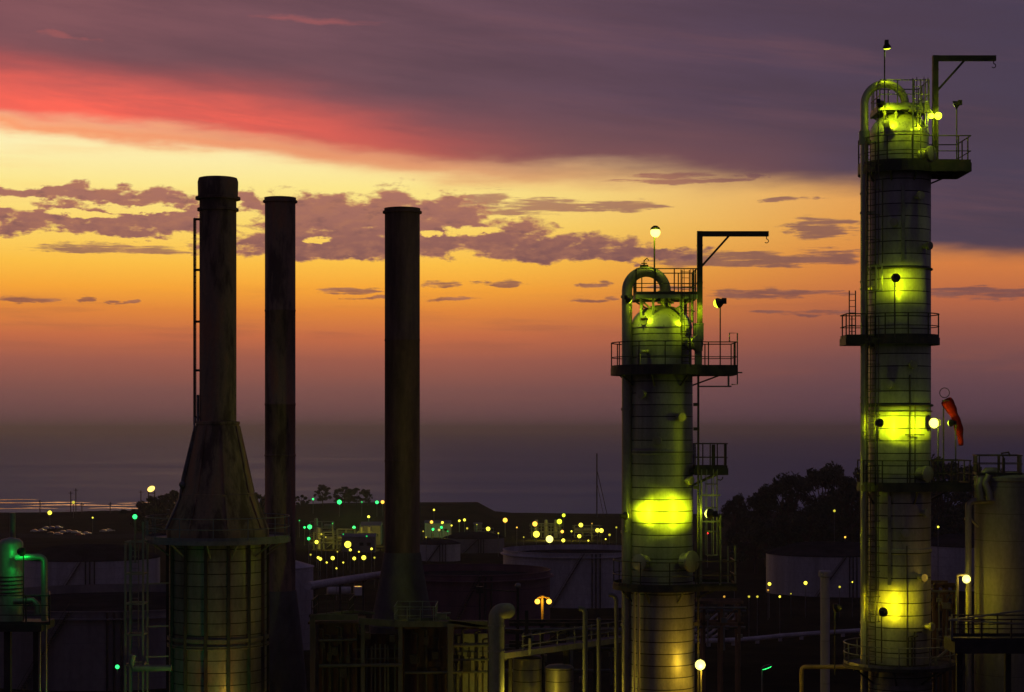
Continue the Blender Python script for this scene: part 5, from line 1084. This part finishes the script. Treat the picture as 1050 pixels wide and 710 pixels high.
# ------------------------------------------------------------------ TREES
def tree_mesh(h, spread, n_cl, leaf, seed, lean=0.0, gaps=.35):
    rnd = random.Random(seed); tr = MB(); cr = MB()
    top = Vector((lean * h, 0, h * .62)); tr.tube([(0, 0, -.5), (lean * h * .3, .1, h * .3), top], [h * .026, h * .018, h * .01], 8)
    cl = []
    for i in range(n_cl):
        a = rnd.uniform(0, 2 * PI); u = rnd.random(); zc = h * (.28 + .68 * u); rad = spread * (math.sin(PI * min(.98, .15 + u * .8)) ** .7) * rnd.uniform(.35, 1)
        c = Vector((lean * h * u + rad * math.cos(a), rad * math.sin(a), zc)); cl.append((c, h * rnd.uniform(.04, .115)))
        if i % 2 == 0: tr.tube([Vector((lean * h * .5 * u, 0, h * (.2 + .35 * u))), c.lerp(top, .4) - Z * h * .03, c], [h * .009, h * .005, h * .002], 5)
    for c, r in cl:
        for _ in range(int(150 * (r / (h * .09)) ** 2)):
            v = Vector((rnd.gauss(0, 1), rnd.gauss(0, 1), rnd.gauss(0, .75))); v = v.normalized() * r * rnd.random() ** .45; v.z *= .8
            p = c + v; s1 = leaf * rnd.uniform(.6, 1.3); q = Vector((rnd.gauss(0, 1), rnd.gauss(0, 1), rnd.gauss(0, 1))).normalized(); e = q.orthogonal().normalized() * s1; f_ = q.cross(e).normalized() * s1 * .6
            cr.add([p - e, p - f_ * .8, p + e, p + f_ * .8], [(0, 1, 2, 3)])
    return tr, cr
PROTO = []
for h, sp_, n_, lf_, sd, ln in ((26, 9, 66, .5, 3, .05), (22, 8.5, 58, .46, 11, -.06), (15, 6.5, 46, .4, 21, .0), (8, 5.5, 34, .35, 31, .0)):
    tr, cr = tree_mesh(h, sp_, n_, lf_, sd, ln); PROTO.append((tr, cr, h))
TM = {}
def put_tree(kind, px_, dd, ytop, lab, rz, group, wid=1.0):
    x = wx(px_, dd); g = hgt(x, dd) - .2; H = zz(ytop, dd) - g; tr, cr, h = PROTO[kind]
    t = thing('tree', lab, 'tree', (x, dd, g), group); sc_ = H / h; t.scale = (sc_ * wid, sc_ * wid, sc_); t.rotation_euler = (0, 0, rz)
    if kind not in TM:
        WORLD[t.name] = Vector(); a = tr.build('trunk', BARK, t); b = cr.build('crown', LEAF, t, smooth=False); TM[kind] = (a.data, b.data)
    else:
        for nm, me in zip(('trunk', 'crown'), TM[kind]): o = bpy.data.objects.new(nm, me); C.objects.link(o); o.parent = t
    return t
RT = 'dark trees behind the columns'
for a in ((1, 757, 600, 508, 'small dark tree nearest the short column, with a curled top', .3, .62), (1, 786, 610, 499, 'dark tree behind the left end of the pale tank', 1.2, .95), (0, 812, 600, 487, 'broad dark tree behind the middle of the pale tank', 2.0, 1.0), (0, 842, 605, 477, 'tallest dark tree with a ragged top, left of the tall column', .7, .95), (1, 866, 590, 489, 'dark tree half hidden behind the left edge of the tall column', 3.1, .8),
          (1, 885, 640, 482, 'dark tree mostly hidden by the tall column', 2.2, .9), (0, 968, 600, 470, 'dark tree under the windsock, right of the tall column', 4.0, .9), (1, 996, 620, 478, 'dark rounded tree left of the swan neck pipes', 5.0, 1.0), (1, 1030, 610, 484, 'dark tree behind the wide grey vessel at the right edge', 1.7, 1.1), (2, 828, 570, 520, 'lower dark tree in front of the tallest, left of the yellow lamp', 2.8, 1.25), (2, 775, 570, 528, 'low dark bushy tree right of the small curled one', .1, 1.2), (2, 988, 560, 520, 'low dark tree just left of the grey vessel', .9, 1.3)):
    put_tree(a[0], a[1], a[2], a[3], a[4], a[5], RT, a[6])
LT = 'trees on the far ridge'
for a in ((3, 309, 1080, 508, 'low tree at the left end of the hilltop group, by the thin stack', .2, 1.3), (2, 331, 1085, 497, 'left tall tree of the hilltop group', 1.0, .95), (2, 353, 1080, 499, 'widest tree of the hilltop group', 2.0, 1.35), (3, 366, 1088, 501, 'tree in the middle of the hilltop group, right of the widest', 3.0, 1.2), (2, 377, 1085, 502, 'pointed tree at the right end of the hilltop group', 4.0, .65),
          (3, 153, 900, 516, 'low bush below the orange frame lamp', 1.1, 1.3), (3, 170, 900, 508, 'tree left of the furnace hood', 2.1, 1.2), (3, 181, 880, 505, 'tree touching the furnace hood on its left', 3.4, 1.0), (3, 265, 900, 507, 'tree in the gap between furnace hood and thin stack', 4.4, .9),
          (3, 440, 1100, 521.5, 'round bush on the bluff beside the middle stack', .5, 1.6), (3, 455, 1100, 521, 'bush in the middle of the bluff', 1.5, 1.8), (3, 470, 1100, 522, 'bush right of the middle of the bluff', 2.5, 1.8), (3, 484, 1100, 522, 'bush at the right end of the bluff', 3.5, 1.4)):
    put_tree(a[0], a[1], a[2], a[3], a[4], a[5], LT, a[6])

# yard lamps that light the feet of the furnace and stacks (just below the photo's lower edge)
def yard(px_, py_, dd, c_, e_, lab, tint):
    p = W(px_, py_, dd); bulb_lamp(lab, p, (p.x, p.y + .3, hgt(p.x, p.y)), c_, .22, e_, name='yard_lamp', group='yard lamps at the foot of the furnace', tint=tint)
yard(258, 726, 95.4, 'Y', 270, 'yellow yard lamp at the right foot of the furnace drum', (1, .52, .06))
yard(203, 726, 95.4, 'G', 110, 'green yard lamp at the left foot of the furnace drum', (.02, 1, .2))
yard(541, 716, 101.5, 'Y', 280, 'yellow yard lamp below the catwalk vessels', (1, .75, .05))

# ------------------------------------------------------------------ evening haze over the bay
hm = bpy.data.materials.new('evening_haze'); hm.use_nodes = True; hn = hm.node_tree; hn.nodes.clear()
pv = hn.nodes.new('ShaderNodeVolumePrincipled'); pv.inputs['Color'].default_value = (0.74, 0.82, 1.0, 1); pv.inputs['Density'].default_value = 0.00010; pv.inputs['Anisotropy'].default_value = 0.66
hn.links.new(pv.outputs[0], hn.nodes.new('ShaderNodeOutputMaterial').inputs['Volume'])
tag(MB().box((0, 19600, 49.5), 50000, 41800, 113).build('haze', hm, origin=(0, 19600, -7), smooth=False), kind='stuff')

# ------------------------------------------------------------------ render settings
sc.view_settings.view_transform = 'Standard'; sc.view_settings.look = 'None'; sc.view_settings.exposure = 0; sc.view_settings.gamma = 1
sc.view_settings.use_curve_mapping = False
cy = sc.cycles
cy.use_denoising = True
try: cy.denoiser = 'OPENIMAGEDENOISE'
except Exception: pass
cy.max_bounces = 5; cy.diffuse_bounces = 2; cy.glossy_bounces = 3; cy.caustics_reflective = False; cy.caustics_refractive = False
cy.sample_clamp_indirect = 4.0; cy.use_light_tree = True
